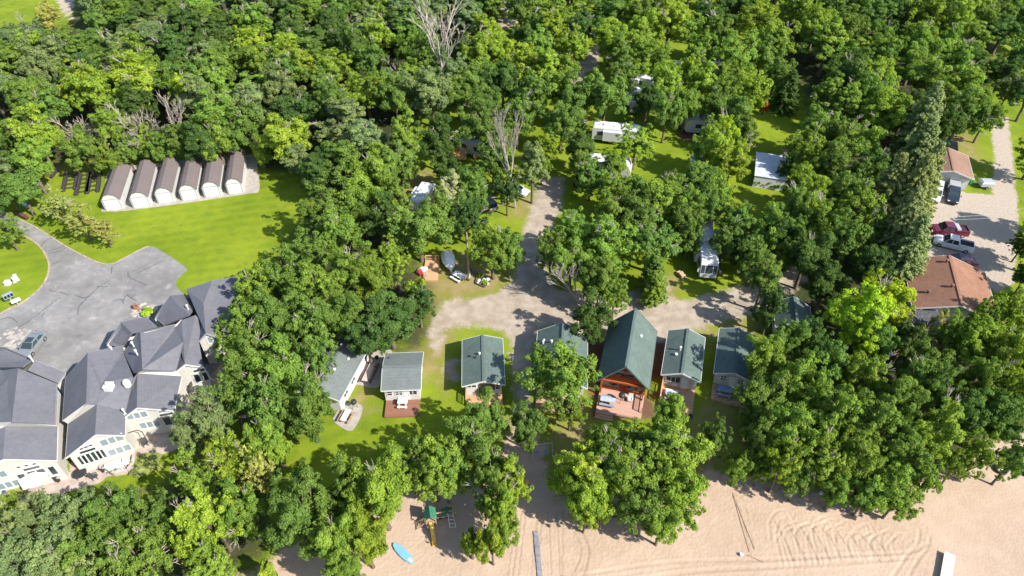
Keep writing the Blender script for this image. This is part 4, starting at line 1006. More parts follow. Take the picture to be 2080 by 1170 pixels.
# --- storage sheds with gambrel roofs
def shed(fl, fr, br, label):
    z = 2.1; ctr, ang, W_, L_ = rect_px(fl, fr, br, z); root = empty('storage_shed', ctr, ang, label, 'shed', 'row of storage sheds')
    hw, hl = W_/2, L_/2; pr = [(-hw, z), (-.52*hw, z+.95), (0, z+1.2), (.52*hw, z+.95), (hw, z)]
    w = MB(); a = hw-.12; w.xprism([(-a, -.1), (a, -.1), (a, z-.08), (.5*hw, z+.84), (0, z+1.08), (-.5*hw, z+.84), (-a, z-.08)], -hl+.14, hl-.14); w.build('wall', M_SIDW, root)
    r = MB()
    for i in range(4):
        p, q = pr[i], pr[i+1]
        t = [(p[0], -hl, p[1]), (q[0], -hl, q[1]), (q[0], hl, q[1]), (p[0], hl, p[1])]; lo = [(x, y, zz-.07) for x, y, zz in t]
        r.raw(t+lo, [(0,1,2,3),(7,6,5,4),(0,4,5,1),(1,5,6,2),(2,6,7,3),(3,7,4,0)])
    r.build('roof', M_METR, root)
    d = MB(); dw, dh = W_*.74, 2.0
    for i in range(4): d.box((0, -hl+.11, .08+dh*(i+.5)/4), (dw, .07, dh/4-.03))
    d.build('roll_up_door', M_WHITE, root)
    t = MB(); y = -hl+.10
    t.box((-dw/2-.07, y, 1.05), (.12, .1, 2.1)); t.box((dw/2+.07, y, 1.05), (.12, .1, 2.1)); t.box((0, y, 2.16), (dw+.26, .1, .12)); t.build('door_frame', mat('grey_trim', (.30, .30, .30), .6, .05, 2), root)
    v = MB(); v.box((a+.02, -hl*.55, 1.3), (.06, .3, .5)); v.build('side_vent', M_GREYM, root)
    return root
M_SIDW = planks('white_siding', (.50, .50, .485), 2, 6, .04, .6); M_SIDC = planks('cream_lap_siding', (.49, .475, .43), 2, 5.5, .05); M_SIDG = planks('grey_lap_siding', (.45, .45, .44), 2, 5.5, .05)
SH_L = [(208.5, 404.6), (265.8, 400), (316, 391), (365, 385.5), (411, 379.5), (458.8, 373)]
SH_R = [(247, 406), (304.6, 401), (353, 392), (402, 386), (448.5, 379.5), (494, 373)]
SH_B = [(258.5, 340.8), (309, 336), (357, 330), (404, 324), (449, 318), (493, 311)]
ords = ['leftmost of the row, next to the dock frames', 'second from the left', 'third from the left', 'third from the right', 'second from the right', 'rightmost of the row at the apron end']
for l, r, b, w in zip(SH_L, SH_R, SH_B, ords): shed(l, r, b, f'white storage shed with brown metal roof, {w}')
# --- cabins
GV_ = M_GREYM; WV = M_WHITE
h, a, b, hw, hl = gable_house('cabin', 'small cabin with plain grey roof and red deck', 'cabin', (774.8,792.8), (855.6,791.4), (858.5,715.5), 2.7, .85, 'x', M_SHY, M_SIDW, .3, .35, vents=((-.75, .62, .1, .05, M_DARKM),))
for x, w, p in ((-.72, .6, 1), (.62, 1.0, 2)): window(h, (x*a, -b, 1.75), (1,0,0), w, .85, p, None, rows=2 if p == 1 else 1)
window(h, (-.18*a, -b, 1.75), (1,0,0), .8, .8, 2, None, rows=2); window(h, (a, .2*b, 1.6), (0,1,0), .9, .9, 2)
deck(h, -a+.02, a-.1, -b-2.5, -b-.02, .38, M_DECKR)
door(h, (.25*a, -b, 1.38), (1,0,0), .85, 1.95, M_WHITE)
h, a, b, hw, hl = gable_house('cabin', 'white cabin with low green roof beside the beach path', 'cabin', (938.5,784.6), (1026,781.5), (1021,688), 2.6, .85, 'y', M_SHG, M_SIDW, .4, .5, vents=((-.16,.15,.25,.1,WV), (-.6,.16,.08,.08,M_DARKM), (-.34,.05,.05,.08,M_DARKM)))
window(h, (-.66*a, -b, 1.95), (1,0,0), 1.1, .5, 2, None); window(h, (.78*a, -b, 1.7), (1,0,0), .55, .9, 1, None, rows=2); window(h, (.5*a, -b, 1.7), (1,0,0), .8, .95, 1, mat('brown_frame', (.18,.08,.04), .7))
door(h, (.05*a, -b, 1.25), (1,0,0), 1.5, 2.0, mat('dark_door', (.08,.075,.07), .6)); deck(h, -a, a, -b-1.7, -b-.02, .3, M_DECKT, (((-a+.05, -b-.1), (-a+.05, -b-1.6)),))
h, a, b, hw, hl = gable_house('cabin', 'green-roofed cabin half hidden by a tree, left of the log chalet', 'cabin', (1087,778), (1196,792), (1188,680), 3.0, 1.9, 'y', M_SHG, M_SIDC, .4, .6, vents=((-.75,.42,.35,.09,WV), (-.72,.5,.25,.08,WV), (-.42,.36,.3,.1,WV)))
window(h, (-.5*a, -b, 1.8), (1,0,0), 1.4, 1.0, 2); window(h, (.5*a, -b, 1.8), (1,0,0), 1.2, 1.0, 2); door(h, (0, -b, 1.3), (1,0,0), .9, 2.0, M_WHITE)
deck(h, -a, a, -b-2.2, -b-.02, .35, M_DECKP, (((-a+.05, -b-2.1), (a-.05, -b-2.1)),))
# log chalet
h, a, b, hw, hl = gable_house('log_chalet', 'tall log chalet with steep dark green roof and orange timber front', 'chalet', (1213.6,772), (1319,792.6), (1334,673.6), 3.0, 3.5, 'y', M_SHG, M_LOG, .45, 1.0, vents=((.38,.3,.12,.12,WV),), trim=mat('green_fascia', (.08,.13,.12), .7))
M_BRF = mat('cedar_frame', (.30, .10, .035), .7)
for x, z, w, hh, p in ((-.22, 4.0, 1.3, 1.1, 1), (.26, 4.0, 1.3, 1.1, 1), (-.55, 1.7, 2.0, 1.3, 2), (.55, 1.7, 2.1, 1.3, 2)): window(h, (x*a, -b, z), (1,0,0), w, hh, p, M_BRF)
for s in (-1, 1): window(h, (s*.58*a, -b, 3.75), (1,0,0), .7, .55, 1, M_BRF)
door(h, (.05*a, -b, 1.4), (1,0,0), 1.0, 2.05, mat('dark_red_door', (.2,.03,.02), .6))
deck(h, -a, a, -b-3.7, -b-.02, .55, M_DECKP, (((a-.06, -b-.2), (a-.06, -b-2.8)),), (-a, -.2*a, -b-3.7, 3))
pst = MB()
for s in (-1, 1): pst.box((s*(a-.1), -b-.75, 1.6), (.22, .22, 3.2))
pst.bar((-a, -b-.75, 3.05), (a, -b-.75, 3.05), .2, .25); pst.build('porch_beam', M_LOG, h); CHALET = (h, a, b)
h, a, b, hw, hl = gable_house('cabin', 'cream cabin with green roof right of the log chalet', 'cabin', (1342.8,760.8), (1422.8,777), (1433,686), 2.7, 1.05, 'y', M_SHG, M_CREAM, .35, .55, vents=((-.25,.02,.5,.1,WV), (-.42,-.18,.1,.12,WV)))
window(h, (-.4*a, -b, 1.75), (1,0,0), 1.7, 1.1, 3, M_GREYM); door(h, (.3*a, -b, 1.4), (1,0,0), .9, 2.0, M_WHITE)
deck(h, -a, a, -b-4.2, -b-.02, .4, M_DECKT, (((-a+.05, -b-.2), (-a+.05, -b-3.0)),)); CREAM = (h, a, b)
h, a, b, hw, hl = gable_house('cabin', 'low cabin with dark roof in tree shade, right end of the cabin row', 'cabin', (1450,757.7), (1530,776), (1536.7,683), 2.6, .85, 'y', M_SHG, M_SIDG, .3, .5)
window(h, (-.5*a, -b, 1.6), (1,0,0), .6, .8, 2, None, rows=2); window(h, (.5*a, -b, 1.6), (1,0,0), .6, .8, 2, None, rows=2); door(h, (.05*a, -b, 1.3), (1,0,0), .85, 2.0, M_WHITE); deck(h, -a, a, -b-2.8, -b-.02, .3, M_WOOD); DARKC = (h, a, b)
h, a, b, hw, hl = gable_house('cabin', 'dark teal gable roof buried between trees left of the glowing maple', 'cabin', (1572,668), (1648,672), (1652,622), 2.8, 1.5, 'y', M_SHG, M_SIDG, .4, .5); window(h, (0, -b, 1.7), (1,0,0), 1.2, 1.0, 2)
h, a, b, hw, hl = gable_house('cottage', 'long grey-roofed white cottage under trees beside the narrow patio', 'cottage', (606,790), (692,819), (741,706), 2.5, .95, 'y', M_SHY, M_SIDW, .3, .3, vents=((.22,-.15,.1,.12,WV), (.5,.33,.08,.1,WV), (-.05,.7,.12,.1,WV)))
for y in (-.6, -.1): window(h, (a, y*b, 1.5), (0,1,0), 1.0, .9, 2)
door(h, (a, .55*b, 1.1), (0,1,0), .9, 2.0, M_WHITE); window(h, (.3*a, -b, 1.6), (1,0,0), 1.2, 1.0, 2); MB().box((a+.05, .85*b, 1.5), (.12, .4, .5)).build('wall_lamp', M_DARKM, h)
# brown-roofed house, its lean-to and the tan garage
VB = mat('vent_brown', (.16, .09, .07), .6)
h, a, b, hw, hl = gable_house('house', 'large brown-shingled house behind the gravel yard at the right', 'house', (1850,630), (2029,656), (2008,553), 3.0, 2.0, 'y', M_SHB, M_SIDG, .45, .5, vents=((-.1,.72,.35,.16,VB), (-.66,.62,.35,.16,VB), (-.12,-.28,.35,.16,VB), (-.62,-.45,.35,.16,VB), (-.55,.8,.15,.09,WV), (-.8,.28,.5,.14,WV)))
window(h, (-.3*a, -b, 1.9), (1,0,0), 2.0, 1.2, 3); window(h, (.5*a, -b, 1.9), (1,0,0), 1.6, 1.2, 2); window(h, (a, 0, 1.8), (0,1,0), 1.2, 1.0, 2)
lt = MB(); X0, X1, Y0, Y1 = -a-.1, -a+3.9, -b-2.9, -b-.05
lt.raw([(X0, Y0, 2.35), (X1, Y0, 2.35), (X1, Y1, 2.9), (X0, Y1, 2.9), (X0, Y0, 2.2), (X1, Y0, 2.2), (X1, Y1, 2.75), (X0, Y1, 2.75)], [(0,1,2,3),(7,6,5,4),(0,4,5,1),(1,5,6,2),(2,6,7,3),(3,7,4,0)]); po = lt.build('porch_roof', M_SHBL, h)
pp = MB()
for x in (X0+.15, (X0+X1)/2, X1-.15): pp.box((x, Y0+.15, 1.1), (.14, .14, 2.2))
pp.build('porch_post', M_WHITE, h)
h, a, b, hw, hl = gable_house('garage', 'tan-roofed garage with white double doors at the head of the gravel yard', 'garage', (1884,352), (1975,362), (1973,316), 2.7, 1.0, 'y', M_SHT, M_SIDW, .4, .5)
for s in (-1, 1): 
    d = MB()
    for i in range(4): d.box((s*.48*a, -b-.03, .3+.54*i), (.8*a, .07, .52))
    d.build('garage_door', M_WHITE, h)

# --- townhouses: roof planes traced with heights, walls dropped from the eaves
def town(label, V, roof, chains, strips, vents, gables, origin):
    W3 = {}
    for k, q in V.items():
        if isinstance(q, Vector): W3[k] = q
        elif isinstance(q[2], str):                     # on the vertical plane through two other corners
            A, B = [W3[j] for j in q[2].split()]; u, v = (q[0]-1040)/F, (q[1]-585)/F; D = Vector((u, CT-v*ST, -ST-v*CT)); E = B-A
            t = (A.x*E.y-A.y*E.x)/(D.x*E.y-D.y*E.x); W3[k] = Vector((D.x*t, D.y*t, CH+D.z*t))
        elif len(q) == 4: W3[k] = P(q[0], q[1], W3[q[3]].z+q[2])   # height relative to another corner
        else: W3[k] = P(*q)
    o = P(*origin); root = empty('townhouse', o, 0, label, 'townhouse', 'row of attached townhouses')
    L = {k: v-o for k, v in W3.items()}; cen = sum((Vector((v.x, v.y, 0)) for v in L.values()), Vector())/len(L)
    rf = MB()
    for f in roof:
        q = [L[k] for k in f]; n = len(q); rf.poly(q)
    # underside and edge thickness
    edges = {}
    for f in roof:
        for i in range(len(f)): e = (f[i], f[(i+1) % len(f)]); edges[e] = edges.get(e, 0)+1
    for (p, q) in edges:
        if (q, p) not in edges: rf.poly([L[p], L[q], L[q]-Vector((0,0,.2)), L[p]-Vector((0,0,.2))])
    for f in roof: rf.poly([L[k]-Vector((0,0,.2)) for k in reversed(f)])
    ro = rf.build('roof', M_SHK, root)
    ins = .28
    for ch in chains:
        wl = MB(); tr = MB()
        pts = [L[k] for k in ch]; n = len(pts); off = []
        ns = []
        for i in range(n-1):
            d = (pts[i+1]-pts[i]); d.z = 0; d.normalize(); nn = Vector((-d.y, d.x, 0))
            m = (pts[i]+pts[i+1])/2; m.z = 0
            if nn.dot(cen-m) < 0: nn = -nn
            ns.append(nn)
        for i in range(n):
            if i == 0: v = ns[0]
            elif i == n-1: v = ns[-1]
            else:
                v = ns[i-1]+ns[i]; v = v/max(.35, v.dot(ns[i]))
            off.append(pts[i]+v*ins)
        for i in range(n-1):
            p, q = off[i], off[i+1]
            wl.poly([Vector((p.x, p.y, -.1)), Vector((q.x, q.y, -.1)), q-Vector((0,0,.12)), p-Vector((0,0,.12))])
            tr.bar(pts[i]-Vector((0,0,.12)), pts[i+1]-Vector((0,0,.12)), .08, .2)
        wl.build('wall', M_SIDC, root); tr.build('fascia', M_WHITE if ch is chains[0] else M_GUT, root)
    for s in strips: MB().poly([L[k] for k in s]).build('wall', M_SIDC, root)
    print(label[:30], {k: round(v.z, 1) for k, v in W3.items() if isinstance(V[k], tuple) and isinstance(V[k][2], str)})
    for kind, x, y, z in vents:
        p = P(x, y, z)-o
        if kind == 'box':
            b_ = MB().box(p, (.9, .9, 1.1)); b_.box(p+Vector((0,0,.6)), (1.0, 1.0, .12)); b_.lathe([(.22, .6), (.24, .95), (.1, 1.0)], p, 9); b_.build('chimney', M_WHITE, ro)
        elif kind == 'round': MB().lathe([(.42, -.3), (.42, .35), (.3, .55), (.16, .4)], p, 12).build('roof_vent', M_WHITE, ro)
        else: MB().lathe([(.09, -.3), (.09, .5), (.16, .52), (.14, .7)], p, 8).build('vent_pipe', M_WHITE, ro)
    for A, B, items in gables:                         # windows on the wall under the roof edge A -> B (left to right seen from outside)
        a3, b3 = L[A].copy(), L[B].copy(); a3.z = b3.z = 0; ax = (b3-a3); Ln = ax.length; ax.normalize(); nn = Vector((ax.y, -ax.x, 0))
        for u, z, w, hh, p in items: window(root, a3+ax*(Ln*u)-nn*(ins-.005)+Vector((0,0,z)), ax, w, hh, p, gl=M_GLASS2 if p == 3 else M_GLASS, bar=.14)
    return root
M_GUT = mat('grey_gutter', (.26, .26, .28), .6, .08, 3)
GW = [(.27, 4.05, .35, .28, 1), (.35, 4.1, .35, .28, 1), (.43, 4.15, .35, .28, 1), (.34, 3.45, 1.6, .42, 1), (.19, 2.2, .75, 1.5, 1), (.34, 2.2, 1.8, 1.6, 2), (.49, 2.2, .75, 1.5, 1), (.76, 3.9, 2.3, 1.05, 3), (.78, 1.9, 2.3, 1.05, 3)]
GL_ = [(.50, 3.6, 2.2, 1.05, 3), (.54, 1.6, 2.2, 1.05, 3), (.70, 4.05, .35, .28, 1), (.76, 4.0, .35, .28, 1), (.82, 3.95, .35, .28, 1), (.78, 3.35, 1.6, .42, 1), (.67, 2.1, .7, 1.5, 1), (.79, 2.1, 1.7, 1.6, 2), (.91, 2.1, .6, 1.5, 1)]
gd = Vector((math.cos(R_(19)), math.sin(R_(19)), 0))
A_ = dict(wr1=(115,935,3.9), wl1=P(115,935,3.9)-gd*12.6, w1=(6.5,932.5,'wl1 wr1'), w0=(11.5,866,0,'w1'), wr0=(117,866,4.1), wl0=P(117,866,4.1)-gd*12.6,
          r0=(37,748,1.1,'w1'), r1=(24,857,1.1,'w1'), re0=(115,779,4.7), re1=(111,861,4.7), lb=(-75,735,4.4), lf=(-90,862,4.4), mid=(5,752,6.0),
          g0=(11,705,5.4), g1=(68,729,5.4), g2=(45,745,5.4), g3=(-70,705,3.3), g4=(-70,748,3.3), q1=(72,732,5.2), q2=(133,756,3.5), q3=(117,778,3.5), q4=(56,752,5.0))
town('townhouse cut by the left edge, first of the slate-roofed row', A_,
     [('r1','re1','re0','r0'), ('r0','mid','lb','lf','r1'), ('w1','wr1','wr0','w0'), ('w0','wl0','wl1','w1'), ('g0','g1','g2','g4','g3'), ('q1','q2','q3','q4')],
     [('wl1','w1','wr1','wr0'), ('re1','re0'), ('q2','q3'), ('q1','q2'), ('g0','g1')], [('r1','re1','wr0','w0'), ('r1','w0','wl0','lf')],
     [('pipe',38,786,6.3), ('pipe',43,790,6.2), ('pipe',65,731,5.6)], [('wl1','wr1',GL_)], (30, 860))
B_ = dict(wl1=(133,930,3.7), wr1=(254,884,4.3), w1=(193,883,'wl1 wr1'), w0=(197,821,0,'w1'), wl0=(138,861,3.8), wr0=(255,838,4.3),
          r0=(178,716,1.1,'w1'), r1=(175,819,1.1,'w1'), le0=(133,768,4.5), le1=(127,854,4.5), bk=(250,702,4.9), v1=(250,716,4.7), t0=(208,778,.5,'w1'), t1=(270,765,.3,'w1'), v2=(255,838,4.4),
          g0=(245,654,5.4), g1=(268,676,5.4), gl0=(217,697,3.2), gl1=(248,706,3.2), gr0=(295,643,3.2), gr1=(318,663,3.2))
town('townhouse second from the left, slate roof with a white box vent and a wide patio', B_,
     [('r0','le0','le1','r1'), ('r0','t0','t1','v1','bk'), ('r1','w0','v2','t1','t0','r0'), ('w0','wl0','wl1','w1'), ('w1','wr1','wr0','w0'), ('g0','gl0','gl1','g1'), ('g1','gr1','gr0','g0')],
     [('wl0','wl1','w1','wr1','wr0'), ('le1','le0','r0','bk'), ('gl1','gl0','g0','gr0','gr1')], [('r1','le1','wl0','w0')],
     [('box',223,789,6.1), ('round',258,780,6.2), ('pipe',228,712,5.4), ('pipe',253,838,4.6)], [('wl1','wr1',GW)], (200, 900))
C_ = dict(wl1=(249,850,4.2), wr1=(353,834,4.0), w1=(278,828,'wl1 wr1'), w0=(279,758,0,'w1'), wl0=(266,776,5.4), wr0=(369,764,4.0),
          r0=(285,675,1.1,'w1'), r1=(289,750,1.1,'w1'), lb=(279,676,.6,'w1'), vl=(251,717,4.7), le=(271,757,5.6), rb=(355,658,4.9), v1=(356,668,4.7), t1=(372,695,.3,'w1'), v2=(357,754,4.6),
          g0=(345,600,5.4), g1=(384,640,5.4), gl0=(315.5,644,3.2), gl1=(333,660,3.2), gr0=(375,597,3.2), gr1=(400,619,3.2))
town('townhouse third from the left, slate gable half behind a grey-green tree', C_,
     [('r0','lb','vl','le','r1'), ('r0','r1','v2','t1','v1','rb'), ('w0','wl0','wl1','w1'), ('w1','wr1','wr0','w0'), ('g0','gl0','gl1','g1'), ('g1','gr1','gr0','g0')],
     [('wl1','w1','wr1','wr0'), ('vl','lb','r0','rb'), ('gl1','gl0','g0','gr0','gr1')], [('r1','w0','wr0','v2')],
     [('pipe',271,702,6.0), ('pipe',278,718,6.5)], [('wl1','wr1',[(.26, 4.0, 2.2, 1.0, 3), (.40, 2.0, 2.2, 1.05, 3), (.72, 3.9, .35, .28, 1), (.78, 3.85, .35, .28, 1), (.84, 3.8, .35, .28, 1), (.80, 3.3, 1.5, .42, 1), (.76, 2.1, .8, 1.5, 1)])], (310, 820))
D_ = dict(vl2=(357,755,4.4), re=(413,745,4.2), r1=(375.5,740,'vl2 re'), r0=(369,650,0,'r1'), vl0=(355,668,4.8), vl1=(372,696,-.8,'r1'), rb=(397,640,5.4), v1=(411,655,4.8), v2=(403.5,693,4.8),
          he=(452,688,4.4), h1=(418,677,'v2 he'), h0=(413,617,0,'h1'), hl=(379,587,4.6), hb=(431,570,5.2), hr=(490,559,4.6), hre=(500,650,4.2), hv=(399,636,5.0))
town('townhouse at the far end of the row, small white gable half under trees', D_,
     [('r0','vl0','vl1','vl2','r1'), ('r0','r1','re','v2','v1','rb'), ('h0','hl','hv','v1','v2','h1'), ('h0','h1','he','hre','hr','hb','hl')],
     [('vl2','r1','re'), ('v2','h1','he'), ('hl','hb','hr')], [],
     [('pipe',382,627,5.0)], [('r1','re',[(.42, 4.3, .3, .28, 1), (.58, 4.25, .3, .28, 1), (.74, 4.2, .3, .28, 1), (.6, 3.5, 1.3, .42, 1), (.55, 2.2, 1.6, 1.5, 2), (.86, 2.2, .6, 1.4, 1), (.3, 2.2, .6, 1.4, 1)]), ('h1','he',[(.4, 4.4, 1.6, 1.1, 3)])], (400, 720))
# ------------------------------------------------------------------ vehicles (built along +y = forward)
M_TIRE = mat('tyre_rubber', (.02, .02, .022), .9, .2, 8); M_RIM = mat('wheel_rim', (.5, .5, .52), .35, .05, 4, metal=.8)
M_LAMP = mat('headlamp', (.75, .76, .78), .15, .02, 3); M_TAIL = mat('tail_lamp', (.35, .01, .012), .3, .05, 3)
M_BLK = mat('black_plastic', (.02, .02, .022), .6, .1, 5)
def wheels(root, pos, rad=.34, w=.24):
    for x, y in pos:
        t = MB(); n = 16
        prof = [(rad*.62, -w/2), (rad*.93, -w/2), (rad, -w*.3), (rad, w*.3), (rad*.93, w/2), (rad*.62, w/2)]
        t.lathe(prof, (0,0,0), n); t.v = [(x+p[2], y+p[0], rad+p[1]) for p in t.v]; o = t.build('wheel', M_TIRE, root)
        r = MB(); r.lathe([(rad*.6, -w*.52), (rad*.6, w*.52)], (0,0,0), 10); r.v = [(x+p[2], y+p[0], rad+p[1]) for p in r.v]; r.build('rim', M_RIM, o)
def car_base(root, paintm, L, W_, belt, hood, gh, roofz, bed=None):
    """gh: (y of rear window foot, rear roof, front roof, windscreen foot)"""
    h = L/2; b = MB(); w = W_/2
    def sec(y, zb, zt, ww, tw=.94):
        return [(-ww, y, zb), (ww, y, zb), (ww*1.0, y, zb+(zt-zb)*.62), (ww*tw, y, zt), (-ww*tw, y, zt), (-ww*1.0, y, zb+(zt-zb)*.62)]
    ss = [sec(-h, .42, belt*.86, w*.88), sec(-h+.12, .3, belt*.97, w*.96), sec(-h+.7, .25, belt, w), sec(gh[0], .24, belt, w), sec(gh[3], .24, belt*.98, w), sec(gh[3]+.25, .24, hood, w*.99), sec(h-.5, .25, hood*.93, w*.96), sec(h-.1, .3, hood*.80, w*.88), sec(h, .42, hood*.66, w*.80)]
    if bed:
        i0 = 1; ss = [sec(-h, .42, belt*.97, w*.96), sec(-h+.05, .32, belt, w), sec(gh[0], .28, belt, w)]+ss[4:]
    body = b.loft(ss).build('body', paintm, root, bevel=.03, smooth=False)
    g = MB(); tw = w*.78; z0 = belt-.02; z1 = roofz-.05
    lo = [(-w*.92, gh[0], z0), (w*.92, gh[0], z0), (w*.92, gh[3], z0-.02), (-w*.92, gh[3], z0-.02)]; hi = [(-tw, gh[1], z1), (tw, gh[1], z1), (tw, gh[2], z1), (-tw, gh[2], z1)]
    g.loft([lo, hi]).build('windows', M_GLASS, root)
    r = MB(); r.box((0, (gh[1]+gh[2])/2, roofz-.03), (tw*2+.06, gh[2]-gh[1]+.1, .07))
    for s in (-1, 1):
        r.bar((s*w*.92, gh[3], z0), (s*tw, gh[2], z1+.02), .08, .07); r.bar((s*w*.92, gh[0], z0), (s*tw, gh[1], z1+.02), .12, .07)
        m = (gh[0]+gh[3])/2-.1; r.bar((s*w*.925, m, z0), (s*(tw+.01), m-.05, z1+.02), .09, .05)
    r.build('roof', paintm, root, bevel=.02)
    for s in (-1, 1):
        MB().box((s*w*.66, h-.05, hood*.68), (w*.36, .16, .16)).build('headlight', M_LAMP, root)
        MB().box((s*w*.78, -h+.03, belt*.80), (w*.26, .12, .2)).build('tail_light', M_TAIL, root)
        MB().box((s*(w+.1), gh[3]-.25, belt+.08), (.2, .12, .14)).build('side_mirror', paintm, root)
    MB().box((0, h-.01, .42), (W_*.72, .12, .2)).build('bumper', M_BLK, root)
    wheels(root, [(s*(w-.1), y) for s in (-1, 1) for y in (h-.92, -h+.95)])
    return root
def place(px_rear, px_front, z):
    a, b = P(*px_rear, z), P(*px_front, z); m = (a+b)/2; m.z = .03; d = b-a
    return m, math.atan2(d.y, d.x)-math.pi/2, d.length
def car(name, label, rear, front, m, kind='sedan', z=.8, cat='car'):
    c, rz, L = place(rear, front, z); root = empty(name, c, rz, label, cat)
    if kind == 'sedan':
        car_base(root, m, 4.75, 1.86, .95, .92, (-1.75, -1.15, .35, 1.15), 1.45)
        MB().box((0, -.12, 1.455), (1.0, .9, .02)).build('sunroof', M_GLASS, root)
    elif kind == 'suv':
        car_base(root, m, 4.8, 1.9, 1.05, 1.05, (-2.25, -1.95, .5, 1.25), 1.72)
    else:
        car_base(root, m, 5.75, 2.0, 1.12, 1.12, (-.62, -.45, .8, 1.55), 1.85, bed=True)
        y0, y1 = -2.8, -.72
        if kind == 'topper':
            t = MB(); t.loft([[(-.95, y0, 1.12), (.95, y0, 1.12), (.95, y1, 1.12), (-.95, y1, 1.12)], [(-.85, y0+.1, 1.78), (.85, y0+.1, 1.78), (.85, y1, 1.82), (-.85, y1, 1.82)]]); t.build('bed_topper', m if 'white' in m.name else M_GREYM, root)
        else:
            MB().box((0, (y0+y1)/2, 1.125), (1.62, y1-y0, .03)).build('bed_floor', mat('bed_liner', (.025, .025, .028), .8), root)
            b = MB()
            for s in (-1, 1): b.box((s*.9, (y0+y1)/2, 1.22), (.14, y1-y0, .22))
            b.box((0, y0+.04, 1.2), (1.7, .08, .2)); b.box((0, y1, 1.22), (1.7, .08, .22)); b.build('bed_rail', m, root)
            if kind == 'toolbox': MB().box((0, y1-.35, 1.38), (1.75, .6, .4)).build('tool_box', mat('aluminium', (.7, .7, .72), .3, .05, 3, metal=.6), root)
    return root
car('parked_car', 'silver sedan with dark sunroof parked on the asphalt yard', (77,681), (49,716), paint('silver_paint', (.17,.19,.205)))
car('pickup_truck', 'white pickup with open black bed between the two maroon vehicles', (1972,502), (1903,485), paint('white_paint', (.66,.66,.66)), 'pickup', cat='pickup')
car('pickup_truck', 'maroon pickup with silver tool box parked on the gravel yard', (1960,469), (1896,464), paint('maroon_paint', (.12,.009,.028)), 'toolbox', cat='pickup')
car('parked_car', 'purple-maroon sedan tucked behind the brown-roofed house', (1982,531), (1922,524), paint('purple_paint', (.10,.012,.05)))
car('pickup_truck', 'white pickup with topper facing away from the garage doors', (1905,368), (1896,414), paint('white_paint', (.66,.66,.66)), 'topper', cat='pickup')
car('pickup_truck', 'dark navy pickup with grey bed cover beside the white topper pickup', (1936,371), (1936,414), paint('navy_paint', (.012,.02,.035)), 'topper', cat='pickup')
car('parked_car', 'dark car standing behind the tan-roofed garage', (1928,298), (1908,294), paint('navy_paint', (.012,.02,.035)), 'suv')
car('parked_minivan', 'silver minivan parked under trees on the lawn left of the dirt road', (1003,424), (975,398), paint('silver_paint', (.17,.19,.205)), 'suv', cat='minivan')
car('parked_car', 'black and silver car parked at the edge of the lower camper pair', (1172,369), (1212,372), paint('black_paint', (.02,.022,.025)), 'suv')
car('parked_car', 'white car half hidden beside the tall bare trunk by the road', (1035,380), (1062,388), paint('white_paint', (.66,.66,.66)), 'sedan')
# --- camping trailers and the motorhome
M_RV = paint('rv_white', (.46,.46,.45), .4); M_RVR = mat('rv_roof', (.60,.61,.62), .5, .08, 1.2); M_RVG = paint('rv_grey', (.35,.36,.38), .4); M_AWN = mat('awning_cloth', (.42,.46,.5), .8, .1, 2)
def trailer(label, rear, front, L=None, W_=2.5, H=3.1, slide=True, awn=False, name='camping_trailer', z=3.1, stripe=True):
    c, rz, l = place(rear, front, z); L = L or l; root = empty(name, c, rz, label, 'camper'); h, w = L/2, W_/2
    pr = [(-h, .55), (h-.5, .55), (h, 1.1), (h-.05, 1.9), (h-.55, H-.12), (h-.9, H), (-h+.15, H), (-h, H-.2)]
    b = MB(); n = len(pr); b.raw([(-w, y, zz) for y, zz in pr]+[(w, y, zz) for y, zz in pr], [tuple(range(n)), tuple(range(2*n-1, n-1, -1))]+[(i, n+i, n+(i+1) % n, (i+1) % n) for i in range(n)])
    bo = b.build('body', M_RV, root, bevel=.05)
    MB().box((0, -.3, H+.03), (W_-.14, L-1.3, .06)).build('roof', M_RVR, root)
    a = MB()
    for y in (L*.12, -L*.24)[:1 if L < 7 else 2]: a.box((0, y, H+.2), (.75, 1.0, .28))
    a.build('air_conditioner', mat('rv_vent', (.6,.6,.6), .5), root)
    v = MB()
    for y in (-L*.08, L*.3, -L*.38): v.box((.35, y, H+.11), (.4, .4, .12))
    v.build('roof_vent', M_GREYM, root)
    if slide:
        s = MB(); s.box((w+.3, -L*.1, 1.75), (.7, L*.36, 1.9)); so = s.build('slide_out', M_RV, root); MB().box((w+.3, -L*.1, 2.74), (.74, L*.37, .06)).build('slide_roof', M_RVR, so)
    for s in (-1, 1):
        for y in (-L*.33, L*.18): window(root, (s*w, y, 2.0), (0, s, 0), 1.1, .7, 2, M_BLK, bar=.04)
        if stripe: MB().box((s*(w+.005), 0, 1.05), (.03, L*.86, .25)).build('stripe', M_RVG, root)
    door(root, (-w, L*.02, 1.65), (0, -1, 0), .7, 1.9, M_RV)
    if awn:
        q = MB(); q.raw([(-w, -L*.3, 2.9), (-w, L*.3, 2.9), (-w-2.3, L*.3, 2.4), (-w-2.3, -L*.3, 2.4), (-w, -L*.3, 2.86), (-w, L*.3, 2.86), (-w-2.3, L*.3, 2.36), (-w-2.3, -L*.3, 2.36)], [(0,1,2,3),(7,6,5,4),(0,4,5,1),(1,5,6,2),(2,6,7,3),(3,7,4,0)])
        for y in (-L*.3, L*.3): q.bar((-w-2.25, y, 2.4), (-w-2.25, y, 0), .06, .06)
        q.build('awning', M_AWN, root)
    wheels(root, [(s*(w-.15), y) for s in (-1, 1) for y in (-.75-L*.06, .15-L*.06)], .36, .24)
    f = MB()
    for s in (-1, 1): f.bar((s*.7, h-.3, .5), (0, h+1.1, .5), .1, .12)
    f.box((0, h+1.1, .3), (.12, .12, .5)); f.build('hitch', M_BLK, root); return root
